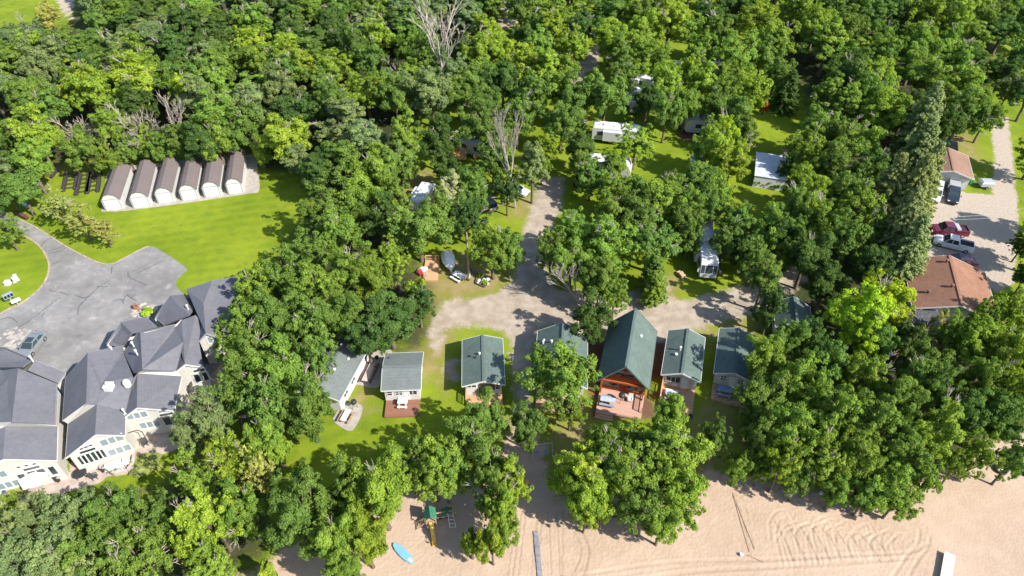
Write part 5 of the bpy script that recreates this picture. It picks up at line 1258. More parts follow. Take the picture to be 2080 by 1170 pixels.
c, rz, l = place((1430,450), (1443,535), 3.3); mh = empty('motorhome', c, rz, 'long white motorhome with dark windscreen facing the right road', 'motorhome')
h, w, H = 5.6, 1.28, 3.4
pr = [(-h, .5), (h-.3, .5), (h, .7), (h, 1.5), (h-.35, 2.95), (h-.8, H), (-h+.1, H), (-h, H-.15)]; n = len(pr)
MB().raw([(-w, y, z) for y, z in pr]+[(w, y, z) for y, z in pr], [tuple(range(n)), tuple(range(2*n-1, n-1, -1))]+[(i, n+i, n+(i+1) % n, (i+1) % n) for i in range(n)]).build('body', M_RV, mh, bevel=.06)
MB().box((0, -.4, H+.03), (2.4, 10.0, .05)).build('roof', M_RVR, mh)
ws = MB()
for x0, x1 in ((-1.15, -.62), (-.5, .5), (.62, 1.15)): ws.raw([(x0, h+.02, 1.62), (x1, h+.02, 1.62), (x1, h-.31, 2.86), (x0, h-.31, 2.86), (x0, h-.1, 1.62), (x1, h-.1, 1.62), (x1, h-.45, 2.86), (x0, h-.45, 2.86)], [(0,1,2,3),(7,6,5,4),(0,4,5,1),(1,5,6,2),(2,6,7,3),(3,7,4,0)])
ws.build('windscreen', M_GLASS, mh)
a = MB(); a.box((0, 1.8, H+.2), (.8, 1.1, .3)); a.box((0, -2.8, H+.2), (.8, 1.1, .3)); a.build('air_conditioner', M_RVR, mh)
MB().box((-w-.3, -1.5, 1.9), (.62, 4.2, 1.9)).build('slide_out', M_RV, mh); MB().box((w+.25, 1.0, 1.9), (.55, 2.6, 1.8)).build('slide_out', M_RV, mh)
for s in (-1, 1):
    MB().bar((s*w, h-.6, 2.3), (s*(w+.35), h+.05, 2.2), .06, .06).box((s*(w+.36), h+.08, 2.1), (.22, .14, .42)).build('side_mirror', M_RV, mh)
    MB().box((s*.9, h+.01, 1.0), (.4, .1, .2)).build('headlight', M_LAMP, mh); window(mh, (s*w, -4.2, 2.2), (0, s, 0), 1.2, .8, 2, M_BLK, bar=.04); window(mh, (s*w, 3.6, 2.2), (0, s, 0), 1.3, .8, 2, M_BLK, bar=.04)
    MB().box((s*(w+.005), 0, 1.0), (.03, 10, .3)).build('stripe', M_RVG, mh)
wheels(mh, [(s*(w-.18), y) for s in (-1, 1) for y in (3.6, -2.9, -3.9)], .48, .3)
trailer('long white camper roof, upper of the pair left of the round lawn', (1205,252), (1308,262), W_=2.8)
trailer('white camper, lower of the pair left of the round lawn, grey front shade', (1195,318), (1285,330), W_=2.8)
trailer('white camper with striped side and patio right of the lone trunk', (1480,243), (1392,238), W_=2.7)
trailer('silver-white camper parked at the wood edge on dry grass', (868,375), (846,408), L=6.5)
trailer('camper with grey front between the big trees above the round lawn', (1290,170), (1294,215), L=7.5)
trailer('small white camper in the topmost part of the camp, left', (1385,128), (1412,128), L=6.0, slide=False)
trailer('small white camper in the topmost part of the camp, right', (1440,122), (1470,124), L=6.0, slide=False)
trailer('white camper under trees at the top left of the camp', (1278,148), (1318,156), L=7.0)
trailer('small white camper roof glimpsed above the yellow cedar deck', (952,281), (978,288), L=5.5, slide=False)
trailer('white camper roof showing through the island clump', (1232,434), (1272,437), L=6.5, slide=False)
def flat_shelter(name, label, cat, fl, fr, br, z, rise, m, cloth=None, ridge='x'):
    ctr, ang, W_, L_ = rect_px(fl, fr, br, z); root = empty(name, ctr, ang, label, cat); hw, hl = W_/2, L_/2; r = MB()
    for s in (-1, 1):
        q = [(-hw, s*hl, z), (hw, s*hl, z), (hw, 0, z+rise), (-hw, 0, z+rise)]; lo = [(x, y, zz-.1) for x, y, zz in q]
        r.raw(q+lo, [(0,1,2,3),(7,6,5,4),(0,4,5,1),(1,5,6,2),(2,6,7,3),(3,7,4,0)])
    r.build('roof', m, root); p = MB()
    for x in (-hw+.2, 0, hw-.2):
        for y in (-hl+.2, hl-.2): p.box((x, y, (z-.1)/2), (.12, .12, z-.1))
    p.build('post', M_WHITE, root)
    if cloth: MB().raw([(-hw+.1, -hl+.1, 0), (hw-.1, -hl+.1, 0), (hw-.1, -hl+.1, z-.1), (-hw+.1, -hl+.1, z-.1), (-hw+.1, -hl+.18, 0), (hw-.1, -hl+.18, 0), (hw-.1, -hl+.18, z-.1), (-hw+.1, -hl+.18, z-.1)], [(0,1,2,3),(7,6,5,4),(0,4,5,1),(1,5,6,2),(2,6,7,3),(3,7,4,0)]).build('side_panel', cloth, root)
    return root
M_WROOF = mat('white_sheet_roof', (.42,.45,.50), .55, .10, .9); 
flat_shelter('mobile_home', 'big white-roofed mobile home above the mown gap', 'mobile home', (1532,357), (1597,366), (1599,317), 2.4, .35, M_WROOF, M_WHITE)
flat_shelter('canopy_tent', 'white canopy tent among trees left of the big white roof', 'tent', (1405,338), (1434,338), (1432,315), 2.4, .7, M_WHITE)
flat_shelter('canopy_tent', 'grey-roofed shelter in shade right of the motorhome', 'tent', (1510,500), (1545,495), (1530,465), 2.5, .6, mat('grey_tent', (.30,.30,.31), .8))
car('small_trailer', 'small grey covered trailer beside the gravel drive', (2006,377), (1990,377), M_RVG, 'suv', cat='trailer') if False else None
# ------------------------------------------------------------------ small things
def picnic_table(loc, rz, label, mt, ms, L=1.8, W_=.75, group='picnic tables'):
    root = empty('picnic_table', loc, rz, label, 'picnic table', group); t = MB()
    for i in range(5): t.box((0, (i-2)*W_/5, .74), (L, W_/5-.012, .05))
    t.build('table_top', mt, root)
    for s in (-1, 1): MB().box((0, s*(W_/2+.32), .45), (L, .27, .05)).build('bench', ms, root)
    for s in (-1, 1):
        q = MB(); x = s*L*.34
        for k in (-1, 1): q.bar((x, k*.2, .72), (x, k*(W_/2+.25), 0), .07, .09)
        q.bar((x, -W_/2-.42, .40), (x, W_/2+.42, .40), .06, .09); q.build('leg_frame', ms, root)
    return root
def dirz(a, b):
    d = P(*b)-P(*a); return math.atan2(d.y, d.x)
M_PLW = mat('pale_plastic', (.62, .63, .62), .5, .06, 3); M_TAUPE = mat('mauve_board', (.46, .36, .34), .7, .12, 3)
picnic_table(P(932,566), dirz((920,558), (944,572)), 'white-topped picnic table on the dry grass beside the utility pole', M_PLW, M_PLW, 2.0, 1.0)
picnic_table(P(704,851)+Vector((0,0,.06)), dirz((698,862), (710,840)), 'white-topped picnic table on the cottage end patio', M_PLW, M_WOOD)
picnic_table(P(751,762)+Vector((0,0,.06)), dirz((740,783), (758,745)), 'very long mauve picnic table on the narrow cottage patio', M_TAUPE, mat('dark_bench', (.12,.09,.08), .8), 3.4, .8)
def on(hab, x, y, z): h, a, b = hab; return h.matrix_basis @ Vector((x, y, z))
def local_rz(hab): return hab[0].rotation_euler.z
picnic_table(P(819,822,.4), 0.0, 'small white-topped picnic table on the red deck', M_PLW, M_PLW, 1.25, .8)
picnic_table(on(CHALET, -.55*CHALET[1], -CHALET[2]-2.3, .56), local_rz(CHALET), 'blue-grey picnic table on the log chalet deck', mat('blue_grey_plastic', (.36,.42,.50), .4), mat('blue_grey_seat', (.2,.25,.32), .5), 1.9, .8)
picnic_table(on(DARKC, -.3*DARKC[1], -DARKC[2]-1.4, .31), local_rz(DARKC), 'blue picnic table on the shaded cabin deck', mat('blue_plastic', (.16,.27,.42), .4), mat('blue_plastic', (.16,.27,.42), .4), 1.8, .8)
picnic_table(on(CREAM, -.35*CREAM[1], -CREAM[2]-1.9, .41), local_rz(CREAM), 'white picnic table on the cream cabin deck', M_PLW, M_PLW, 1.6, .8)
sheet('narrow_patio', [(738,716),(795,712),(778,745),(768,786),(730,782),(722,778),(728,745)], -.05, .05, M_CONC)
sheet('end_patio', [(697,818),(736,826),(716,874),(684,862),(676,850)], -.05, .05, M_CONC)
def grill(loc, label, s=1.0):
    r = empty('charcoal_grill', loc, 0, label, 'grill', None); MB().lathe([(.05,.6),(.22,.66),(.3,.8),(.3,.85)], n=12).build('bowl', M_DARKM, r)
    MB().lathe([(.3,.86),(.27,.98),(.15,1.06),(.03,1.08)], (.0,0,0), 12).build('lid', M_DARKM, r)
    for k in range(3): MB().tube([(.15*math.cos(k*2.1), .15*math.sin(k*2.1), .66), (.33*math.cos(k*2.1), .33*math.sin(k*2.1), 0)], .02, 5).build('leg', M_DARKM, r)
    r.scale = (s,)*3; return r
grill(P(721,828)+Vector((0,0,.05)), 'black kettle grill on the cottage end patio', 1.3); grill(P(767,735)+Vector((0,0,.05)), 'black kettle grill in the shade at the top of the narrow patio')
grill(on(CHALET, .02*CHALET[1], -CHALET[2]-1.6, .56), 'black kettle grill on the log chalet deck', 1.4)
grill(on(CREAM, .9*CREAM[1], -CREAM[2]-4.6, 0), 'black kettle grill off the corner of the cream cabin deck')
def chair(loc, rz, label, m, name='patio_chair', cat='chair', group=None):
    r = empty(name, loc, rz, label, cat, group); MB().box((0,0,.42), (.55,.55,.07)).build('seat', m, r); MB().box((0,.28,.75), (.55,.07,.65), 0, ('X', -.25)).build('backrest', m, r)
    for s in (-1,1):
        MB().box((s*.3,.0,.62), (.08,.6,.05)).build('armrest', m, r)
        for y in (-.24,.24): MB().box((s*.25,y,.2), (.06,.06,.4)).build('leg', m, r)
    return r
M_RED = mat('red_plastic', (.42,.02,.04), .45); M_GRN = mat('dark_cushion', (.05,.06,.065), .8)
chair(P(856,560), .5, 'red lawn chair in front of the white boat cover patch by the tan deck', M_RED, 'lawn_chair'); chair(P(837,588), 2.2, 'red lawn chair nearest the big round dark oak', M_RED, 'lawn_chair')
chair(on(CHALET, .42*CHALET[1], -CHALET[2]-1.3, .56), local_rz(CHALET), 'white plastic chair on the log chalet deck', M_WHITE)
# tan deck and covered boat on trailer
d0 = empty('wooden_deck', P(876,552), dirz((868,566), (884,566)), 'tan timber deck beside the white covered boat', 'deck'); deck(d0, -1.1, 1.1, -2.2, 2.4, .35, M_DECKT, name='deck_floor', rail=(((-1.05,2.3),(1.05,2.3)),))
bo = empty('covered_boat', P(912,538), dirz((905,520), (913,548))-math.pi/2, 'white tarp-covered boat on its trailer right of the tan deck', 'boat')
secs = []
for y, w_, zt in ((-2.2,.7,1.1),(-1.9,.95,1.4),(-.8,1.05,1.75),(.4,1.0,1.7),(1.4,.7,1.35),(2.2,.12,1.05)): secs.append([(-w_*.6,y,.55),(w_*.6,y,.55),(w_,y,.95),(w_*.5,y,zt),(-w_*.5,y,zt),(-w_,y,.95)])
MB().loft(secs).build('cover', mat('white_tarp', (.72,.72,.71), .6, .08, 2), bo); q = MB()
for s in (-1,1): q.bar((s*.5,-2.2,.45), (0,3.0,.45), .08, .1)
q.build('trailer_frame', M_GREYM, bo); wheels(bo, [(-.85,-.7),(.85,-.7)], .3, .2)
tp = empty('tarp_pile', P(859,551), .4, 'crumpled white tarp behind the red lawn chair', 'tarp'); MB().loft([[(1.0*math.cos(t)*(1+.15*math.sin(3*t)), .7*math.sin(t), 0) for t in np.linspace(0,6.28,12,endpoint=False)], [(.8*math.cos(t), .55*math.sin(t)*(1+.2*math.cos(4*t)), .5) for t in np.linspace(0,6.28,12,endpoint=False)], [(.35*math.cos(t), .25*math.sin(t), .75) for t in np.linspace(0,6.28,12,endpoint=False)]]).build('cover', M_WHITE, tp)
# utility pole
up = empty('utility_pole', P(952.4,563), 0, 'bare wooden utility pole standing beside the white-topped picnic table', 'pole'); MB().tube([(0,0,-.2),(0,0,4),(.02,0,8.6)], [.17,.14,.10], 8).build('pole', M_WOOD, up)
MB().box((.12,0,.55), (.26,.3,1.1)).build('meter_box', M_WHITE, up); MB().bar((0,0,5.2), (1.1,0,5.6), .06, .06).lathe([(.1,5.4),(.28,5.45),(.22,5.65),(.05,5.7)], (1.2,0,0), 10).build('lamp', M_WHITE, up)
st = empty('scooter', P(962,556), .6, 'small bicycle-like frame leaning beside the utility pole foot', 'bicycle')
for y in (-.5,.5): q = MB(); q.tube([(0, y+.32*math.cos(t), .34+.32*math.sin(t)) for t in np.linspace(0,6.28,13)], .03, 5); q.build('wheel', M_RUB, st)
MB().tube([(0,-.5,.34),(0,-.1,.8),(0,.4,.85),(0,.5,.34)], .03, 5).tube([(-.3,.42,1.0),(.3,.42,1.0)], .025, 5).tube([(0,-.1,.8),(0,.1,.34),(0,.4,.85)], .025, 5).build('frame', mat('purple_frame', (.2,.12,.25), .4), st)
# garden bed beside pole
gb = empty('garden_bed', P(980,572), 0, 'stone-edged garden bed right of the utility pole', 'garden bed'); q = MB(); rr = random.Random(4)
for p0, p1 in (((970,558),(966,577)),((966,577),(983,584)),((983,584),(996,572))):
    a, b = P(*p0)-P(980,572), P(*p1)-P(980,572); q.bar(a+Vector((0,0,.12)), b+Vector((0,0,.12)), .18, .26)
q.build('edging', mat('dark_timber', (.08,.065,.05), .9), gb); q = MB()
for i in range(9): q.lathe([(.3,-.05),(.36,.1),(.2,.3),(.05,.36)], (rr.uniform(-.9,.9), rr.uniform(-.6,.7), 0), 7, rr.uniform(.6,1.2))
q.build('stones', mat('pale_stone', (.55,.54,.50), .9, .15, 3), gb)
add_tree('bush', P(984,578), .6, .9, 'bright', 'small bright bush in the stone-edged garden bed'); add_tree('bush', P(975,564), .55, .9, 'bright', 'second small bush at the back of the stone-edged garden bed')
# little rail fence with white post by the cedars
fe = empty('rail_fence', P(1308,616), dirz((1296,617), (1320,617)), 'short weathered rail fence with a white post below the cedars', 'fence'); q = MB()
for x in (-1.0,0,1.0): q.box((x,0,.5), (.14,.14,1.0))
q.build('post', M_WOOD, fe); q = MB()
for z in (.35,.75): q.bar((-1.2,0,z), (1.2,0,z), .06, .16)
q.build('rail', mat('pale_rail', (.5,.44,.36), .8), fe); MB().box((.05,.18,.7), (.16,.16,1.4)).build('white_post', M_WHITE, fe)
# ---- left lawn things
M_UTIL = mat('utility_box_white', (.48,.49,.48), .5, .04, 2); 
def utility(px, size, rz, label, cap=True):
    r = empty('utility_box', P(*px), rz, label, 'utility box', 'utility boxes on the round lawn'); MB().box((0,0,size[2]/2), size).build('cabinet', M_UTIL, r, bevel=.03)
    MB().box((0,0,size[2]+.03), (size[0]+.08,size[1]+.08,.06)).build('lid', M_UTIL, r); MB().box((0,0,.03), (size[0]+.25,size[1]+.25,.08)).build('base_pad', M_CONC, r)
utility((36,569), (.4,.38,1.0), .5, 'tall narrow white utility pedestal, upper right of the round-lawn boxes'); utility((31,573), (.3,.3,.9), .5, 'slim white utility pedestal between the other two boxes'); utility((17,577), (.75,.7,.5), .1, 'low square white utility box, leftmost on the round lawn')
mb_ = empty('mailbox_cluster', P(24,612), dirz((18,612), (32,605)), 'grey bank of mailboxes on a post at the lawn edge', 'mailboxes'); MB().box((0,0,1.15), (1.35,.5,.75)).build('box', mat('mail_grey', (.3,.36,.42), .4, .05, 3, metal=.3), mb_, bevel=.03); q = MB()
for i in range(3): q.box((-.42+.42*i,-.26,1.2), (.34,.05,.5))
q.build('door', M_BLK, mb_); MB().box((0,0,.4), (.16,.16,.8)).build('post', M_GREYM, mb_)
pb = empty('parcel_box', P(38,620), dirz((30,622), (44,616)), 'low white parcel box beside the driveway edge, next to the mailboxes', 'parcel box'); MB().box((0,0,.95), (1.25,.45,.4)).build('box', M_UTIL, pb, bevel=.04); MB().box((0,0,.37), (.14,.14,.75)).build('post', M_GREYM, pb)
lp = empty('log_planter', P(45,440), dirz((34,434), (58,446)), 'dark reddish log planter lying along the driveway bend', 'planter'); q = MB(); q.tube([(-1.6,0,.32),(0,.02,.35),(1.6,0,.33)], [.34,.36,.34], 10); q.build('log', mat('dark_log', (.07,.04,.04), .9, .3, 3, .02), lp); q = MB()
for i in range(14): q.lathe([(.1,.55),(.2,.65),(.1,.8)], (1.1+rr.uniform(-.5,.7), rr.uniform(-.3,.3), rr.uniform(-.1,.1)), 6)
q.build('flowers', mat('red_flowers', (.14,.035,.05), .8, .3, 6), lp)
bl = empty('gazing_ball', P(56,421), 0, 'pale blue gazing ball under the tree by the driveway', 'ball'); MB().lathe([(.02,.3),(.4,.45),(.55,.8),(.4,1.15),(.02,1.3)], n=14).build('ball', paint('ball_blue', (.25,.5,.75)), bl, smooth=True); MB().lathe([(.3,0),(.2,.35)], n=10).build('stand', M_CONC, bl)
rb = empty('rock_bed', P(292,632), 0, 'pale rock bed with a stump between the first two garages', 'rock bed'); q = MB()
for i in range(60):
    t, rad = rr.uniform(0,6.28), rr.uniform(0,1)**.5; s = rr.uniform(.2,.42); q.lathe([(s*.8,-.05),(s,s*.25),(s*.5,s*.6),(.02,s*.65)], (1.7*rad*math.cos(t), 1.5*rad*math.sin(t), .02), 7, rr.uniform(.6,1.3))
q.build('stones', mat('limestone', (.34,.31,.27), .9, .2, 2), rb); MB().lathe([(.55,0),(.36,.5),(.3,.9),(.2,1.0)], (-1.2,.4,0), 9).tube([(-1.2,.4,.5),(-.6,.1,1.2)], .12, 6).build('stump', mat('stump_brown', (.22,.11,.06), .9, .3, 4), rb)
add_tree('bush', P(303,640), 1.0, 1.3, 'lime', 'yellow shrub in the rock bed between the garages')
rb2 = empty('rock_bed', P(20,690), 0, 'flat pale rock bed beside the silver sedan', 'rock bed'); q = MB()
for i in range(70):
    t, rad = rr.uniform(0,6.28), rr.uniform(0,1)**.5; s = rr.uniform(.15,.42); q.lathe([(s*.8,-.05),(s,s*.1),(s*.5,s*.2),(.02,s*.22)], (2.2*rad*math.cos(t)+.3*math.sin(3*t), 2.4*rad*math.sin(t), .03), 7, rr.uniform(.6,1.3))
q.build('stones', mat('limestone', (.34,.31,.27), .9, .2, 2), rb2)
# dock sections stored on the grass, left of the sheds
M_DOCKF = mat('dark_dock_frame', (.05,.042,.045), .7, .2, 4)
def dock_section(a, b, wpx, label):
    p, q_ = P(*a), P(*b); m = (p+q_)/2; d = q_-p; L = d.length; rz = math.atan2(d.y, d.x); r = empty('dock_section', m, rz, label, 'dock section', 'dark dock sections stored on the grass')
    w = wpx/px_per_m((a[1]+b[1])/2)/2
    for s in (-1,1): MB().box((0, s*w, .28), (L, .52, .5)).build('float', M_DOCKF, r)
    q = MB()
    for i in range(5): q.box((-L*.42+L*.84*i/4, 0, .45), (.14, 2*w, .12))
    q.build('cross_beam', M_DOCKF, r)
dock_section((142,388), (149,350), 22, 'dark dock frame with two long floats, leftmost of the three'); dock_section((167,396), (176,355), 20, 'dark dock frame with two long floats, middle of the three'); dock_section((189,393), (194,352), 20, 'dark dock frame with two long floats, nearest the sheds')
fr = empty('rack', P(101,356), .05, 'small dark timber rack on the dry patch beyond the dock frames', 'rack'); q = MB()
for x in (-.9,.9): q.bar((x,-1.2,.3), (x,1.2,.3), .3, .5)
for y in (-.8,0,.8): q.bar((-.9,y,.5), (.9,y,.5), .12, .1)
q.build('frame', M_DOCKF, fr)
fr2 = empty('rack', P(76,352), .05, 'tiny dark timber rack at the far left of the dry patch', 'rack'); q = MB()
for x in (-.7,.7): q.bar((x,-.7,.3), (x,.7,.3), .25, .4)
q.bar((-.7,0,.5), (.7,0,.5), .12, .1); q.build('frame', M_DOCKF, fr2)
# ---- townhouse patios
M_PATIO = mat('pink_pavers', (.40,.32,.275), .9, .16, 1.0, .01); M_PATW = mat('pale_patio_wall', (.42,.35,.31), .9, .12, 1.2)
sheet('patio', [(-40,1010),(20,985),(60,955),(140,930),(215,905),(270,880),(330,860),(420,770),(470,730),(480,780),(380,900),(280,935),(266,958),(220,968),(190,985),(60,1018),(30,1020)], -.05, .045, M_PATIO)
def umbrella(px, r_, label, m): 
    u = empty('patio_umbrella', P(*px), .3, label, 'umbrella'); MB().tube([(0,0,0),(0,0,2.5)], .04, 6).build('pole', M_GREYM, u); c = MB(); n = 6
    v = [(r_*math.cos(k*math.pi/3), r_*math.sin(k*math.pi/3), 2.05) for k in range(n)]+[(0,0,2.75)]+[(r_*math.cos(k*math.pi/3), r_*math.sin(k*math.pi/3), 1.93) for k in range(n)]+[(0,0,2.65)]
    c.raw(v, [(k,(k+1)%n,6) for k in range(n)]+[(7+(k+1)%n,7+k,13) for k in range(n)]+[(7+k,7+(k+1)%n,(k+1)%n,k) for k in range(n)]).build('canopy', m, u); MB().lathe([(.35,0),(.3,.1)], n=10).build('base', M_CONC, u)
umbrella((84,990), 1.55, 'white six-sided patio umbrella on the first townhouse patio', mat('umbrella_cloth', (.66,.63,.58), .8, .04, 2))
def patio_table(px, label, m, r_=.6, rect=None):
    t = empty('patio_table', P(*px), .5, label, 'table'); 
    if rect: MB().box((0,0,.73), (rect[0],rect[1],.06)).build('table_top', m, t)
    else: MB().lathe([(r_,.70),(r_,.75)], n=14).build('table_top', m, t)
    for k in range(4): MB().bar((.4*(1 if k&1 else -1), .35*(1 if k&2 else -1), .7), (.45*(1 if k&1 else -1), .4*(1 if k&2 else -1), 0), .05, .05).build('leg', M_DARKM, t)
patio_table((240,950), 'long white patio table on the second townhouse patio', M_WHITE, rect=(2.4,1.2)); patio_table((167,968), 'round black patio table on the lower terrace edge', M_DARKM, .75)
for px, rz, l, m in (((258,928),.4,'white patio chair at the wall end of the second patio',M_WHITE), ((262,944),1.9,'white patio chair at the rounded corner of the second patio',M_WHITE), ((248,955),3.3,'white patio chair pushed to the long white table',M_WHITE),
    ((195,972),2.0,'black patio chair on the lower terrace right of the round black table',M_GRN), ((228,960),2.6,'dark patio chair at the near side of the long white table',M_GRN), ((216,958),3.0,'dark patio chair left of the long white table',M_GRN), ((297,905),.6,'dark patio chair inside the iron arch terrace',M_GRN)): chair(P(*px)+Vector((0,0,.045)), rz, l, m)
g = empty('gas_grill', P(114,975)+Vector((0,0,.045)), -.2, 'black gas grill by the firewall of the first townhouse', 'grill'); MB().box((0,0,.45), (1.2,.55,.85)).build('cart', M_DARKM, g); MB().lathe([(.3,.9),(.32,1.0),(.2,1.15),(.02,1.2)], n=10).build('lid', M_GREYM, g); MB().box((.75,0,.85), (.35,.5,.05)).build('side_shelf', M_GREYM, g)
pw = empty('patio_wall', P(225,925), 0, 'low pink stone wall round the second townhouse patio', 'wall'); q = MB(); o_ = P(225,925); cw = [(214,905),(214,935),(208,955),(236,965),(262,960),(274,945),(276,918)]
for p0, p1 in zip(cw[:-1], cw[1:]): q.bar(P(*p0)-o_+Vector((0,0,.3)), P(*p1)-o_+Vector((0,0,.3)), .35, .7)
q.build('stones', M_PATW, pw)
ir = empty('iron_arch', P(283,905), dirz((276,905), (290,900)), 'black iron arch over the terrace beside the second patio', 'arch'); MB().tube([(-1.0,0,0),(-1.0,0,2.2),(-.6,0,2.7),(.6,0,2.7),(1.0,0,2.2),(1.0,0,0)], .05, 6).build('frame', M_DARKM, ir)
add_tree('bush', P(40,995), 1.9, 1.0, 'olive', 'low golden shrub mound left of the white umbrella'); add_tree('bush', P(300,945), 2.2, .9, 'olive', 'low golden ground cover right of the second patio')
add_tree('bush', P(137,943), .6, .8, 'bright', 'small round shrub at the firewall, upper'); add_tree('bush', P(137,955), .65, .8, 'bright', 'small round shrub at the firewall, lower')
# ---- beach
sf = empty('playset', P(876,1062), dirz((860,1066), (930,1052)), 'wooden playset with green roof and yellow slide on the sand', 'playset')
M_GRNP = mat('green_plastic', (.035,.16,.10), .5, .1, 2); M_YEL = mat('yellow_plastic', (.66,.44,.08), .55, .18, 2); q = MB()
for x in (-.75,.75):
    for y in (-.75,.75): q.box((x,y,1.4), (.12,.12,2.8))
q.build('post', M_WOOD, sf); MB().box((0,0,1.35), (1.6,1.6,.1)).build('platform', M_WOOD, sf); q = MB()
for s in (-1,1): q.raw([(s*.95,-1,2.55),(s*.95,1,2.55),(0,1,3.5),(0,-1,3.5),(s*.95,-1,2.48),(s*.95,1,2.48),(0,1,3.43),(0,-1,3.43)], [(0,1,2,3),(7,6,5,4),(0,4,5,1),(1,5,6,2),(2,6,7,3),(3,7,4,0)])
q.build('roof', M_GRNP, sf); q = MB()
for i in range(12):
    t = i/11; y = -.8-3.2*t; z = 1.4*(1-t)**1.25+.12+.1*math.sin(t*6)
    if i: q.bar((0,py,pz), (0,y,z), .5, .05); [q.bar((s*.27,py,pz+.12), (s*.27,y,z+.12), .05, .24) for s in (-1,1)]
    py, pz = y, z
q.build('slide', M_YEL, sf); q = MB(); q.bar((.75,.1,2.3), (3.6,.1,2.3), .14, .2); q.bar((.75,-.3,1.6), (2.6,-.3,1.6), .12, .25)
for x in (3.5,):
    for s in (-1,1): q.bar((x,.1,2.3), (x+.1,.1+s*.9,0), .12, .12)
q.build('swing_beam', M_WOOD, sf); q = MB()
for x in (1.5,2.5):
    for s in (-.22,.22): q.bar((x+s,.1,2.3), (x+s,.1,.55), .02, .02)
    q.box((x,.1,.52), (.5,.2,.05))
q.build('swing', mat('swing_seat', (.02,.02,.02), .6), sf); q = MB(); q.bar((-.75,-.5,1.35), (-2.6,-.7,0), .1, .12); q.bar((-.75,.3,1.35), (-2.6,.5,0), .1, .12)
for i in range(5): q.bar((-1.0-.33*i,-.55,1.17-.24*i), (-1.0-.33*i,.35,1.17-.24*i), .06, .08)
sf.scale = (.7, .7, .7); q.build('climbing_ladder', M_WOOD, sf); MB().box((3.0,.3,2.2), (1.1,1.1,.08), 0, ('Y', .5)).box((2.2,.3,2.2), (1.1,1.1,.08), 0, ('Y', -.5)).build('canopy', M_GRNP, sf)
ld = empty('water_ladder', P(916,1054), dirz((910,1050), (912,1062))+.05, 'white slatted slide ramp right of the playset', 'ramp'); q = MB()
for s in (-1,1): q.bar((-1.0,s*.28,1.4), (1.3,s*.42,.06), .08, .1)
ld.scale = (.8, .8, .8); q.build('side_rail', M_WHITE, ld); q = MB()
for i in range(6): t = i/5; q.bar((-.9+2.1*t,-.27-.12*t,1.36-1.26*t), (-.72+2.1*t,.27+.12*t,1.26-1.2*t), .09, .05)
q.build('slat', M_WHITE, ld)
kb = empty('paddleboard', P(820,1126), dirz((808,1114), (832,1138)), 'light blue paddleboard lying on the sand', 'paddleboard'); q = MB(); ss_ = []
for y, w_ in ((-1.65,.05),(-1.5,.22),(-1.0,.38),(0,.44),(.9,.37),(1.4,.2),(1.62,.04)): ss_.append([(y,-w_,.10),(y,w_,.10),(y,w_*1.02,.2),(y,w_*.8,.25),(y,-w_*.8,.25),(y,-w_*1.02,.2)])
q.loft(ss_).build('hull', paint('sky_blue', (.17,.38,.55), .4), kb); MB().box((1.1,0,.26), (.5,.3,.03)).build('deck_pad', mat('pale_pad', (.6,.75,.8), .7), kb)
wk = empty('beach_walkway', P(1093,1130), 0, 'long narrow grey board walkway running down the sand', 'walkway'); o_ = P(1093,1130); a, b = P(1088,1080)-o_, P(1101,1215)-o_; q = MB()
n = 34; dd = (b-a).normalized()
for i in range(n): c = a.lerp(b, (i+.5)/n); q.box(c+Vector((0,0,.07)), (.52, (b-a).length/n-.012, .09), math.atan2(dd.y, dd.x)-math.pi/2)
q.build('boards', mat('grey_boards', (.20,.20,.215), .8, .22, 2), wk)
dk = empty('dock_section', P(1920,1165), dirz((1908,1190), (1915,1150)), 'white dock section at the lower edge of the beach', 'dock section'); MB().box((0,0,.42), (4.6,1.05,.12)).build('deck_floor', mat('pale_deck', (.48,.48,.46), .6, .06, 2), dk); q = MB()
for x in (-2,0,2):
    for y in (-.45,.45): q.box((x,y,.18), (.1,.1,.4))
q.build('leg', M_GREYM, dk)
fi = empty('fire_ring', P(1249,1043), 0, 'round metal fire ring with white ash on the sand', 'fire ring'); q = MB(); n = 20
q.lathe([(.62,0),(.62,.32),(.54,.32),(.54,.05),(.02,.05)], n=n); q.build('ring', mat('rusty_steel', (.09,.07,.06), .8), fi); MB().lathe([(.5,.06),(.3,.16),(.02,.2)], n=12).build('ash', mat('white_ash', (.72,.70,.68), .95, .08, 6), fi)
fi2 = empty('fire_ring', P(2032,955), 0, 'dark fire ring in tree shade at the right end of the beach', 'fire ring'); MB().lathe([(.7,0),(.7,.32),(.6,.32),(.6,.05),(.02,.05)], n=n).build('ring', M_DARKM, fi2); MB().lathe([(.3,.06),(.02,.2)], n=10).build('ash', mat('white_ash', (.72,.70,.68), .95, .08, 6), fi2)
b2 = empty('rowing_boat', P(2066,940), dirz((2060,928), (2072,950)), 'dark upturned boat at the right edge above the sand', 'boat'); ss_ = []
for y, w_, z in ((-1.8,.4,.3),(-1.2,.65,.45),(0,.75,.5),(1.2,.55,.45),(1.9,.05,.3)): ss_.append([(y,-w_,0),(y,w_,0),(y,w_*.7,z*.8),(y,0,z),(y,-w_*.7,z*.8)])
MB().loft(ss_).build('hull', mat('dark_hull', (.04,.04,.055), .4), b2); MB().bar((-1.8,0,.42), (1.8,0,.46), .06, .08).build('keel', M_GREYM, b2)
ty = empty('toy_truck', P(1067,983), .3, 'small yellow toy truck on the shaded sandy track', 'toy'); MB().box((0,0,.32), (.7,.4,.22)).box((.2,0,.5), (.28,.36,.2)).build('body', M_YEL, ty); wheels(ty, [(x,y) for x in (-.22,.22) for y in (-.2,.2)], .14, .1)
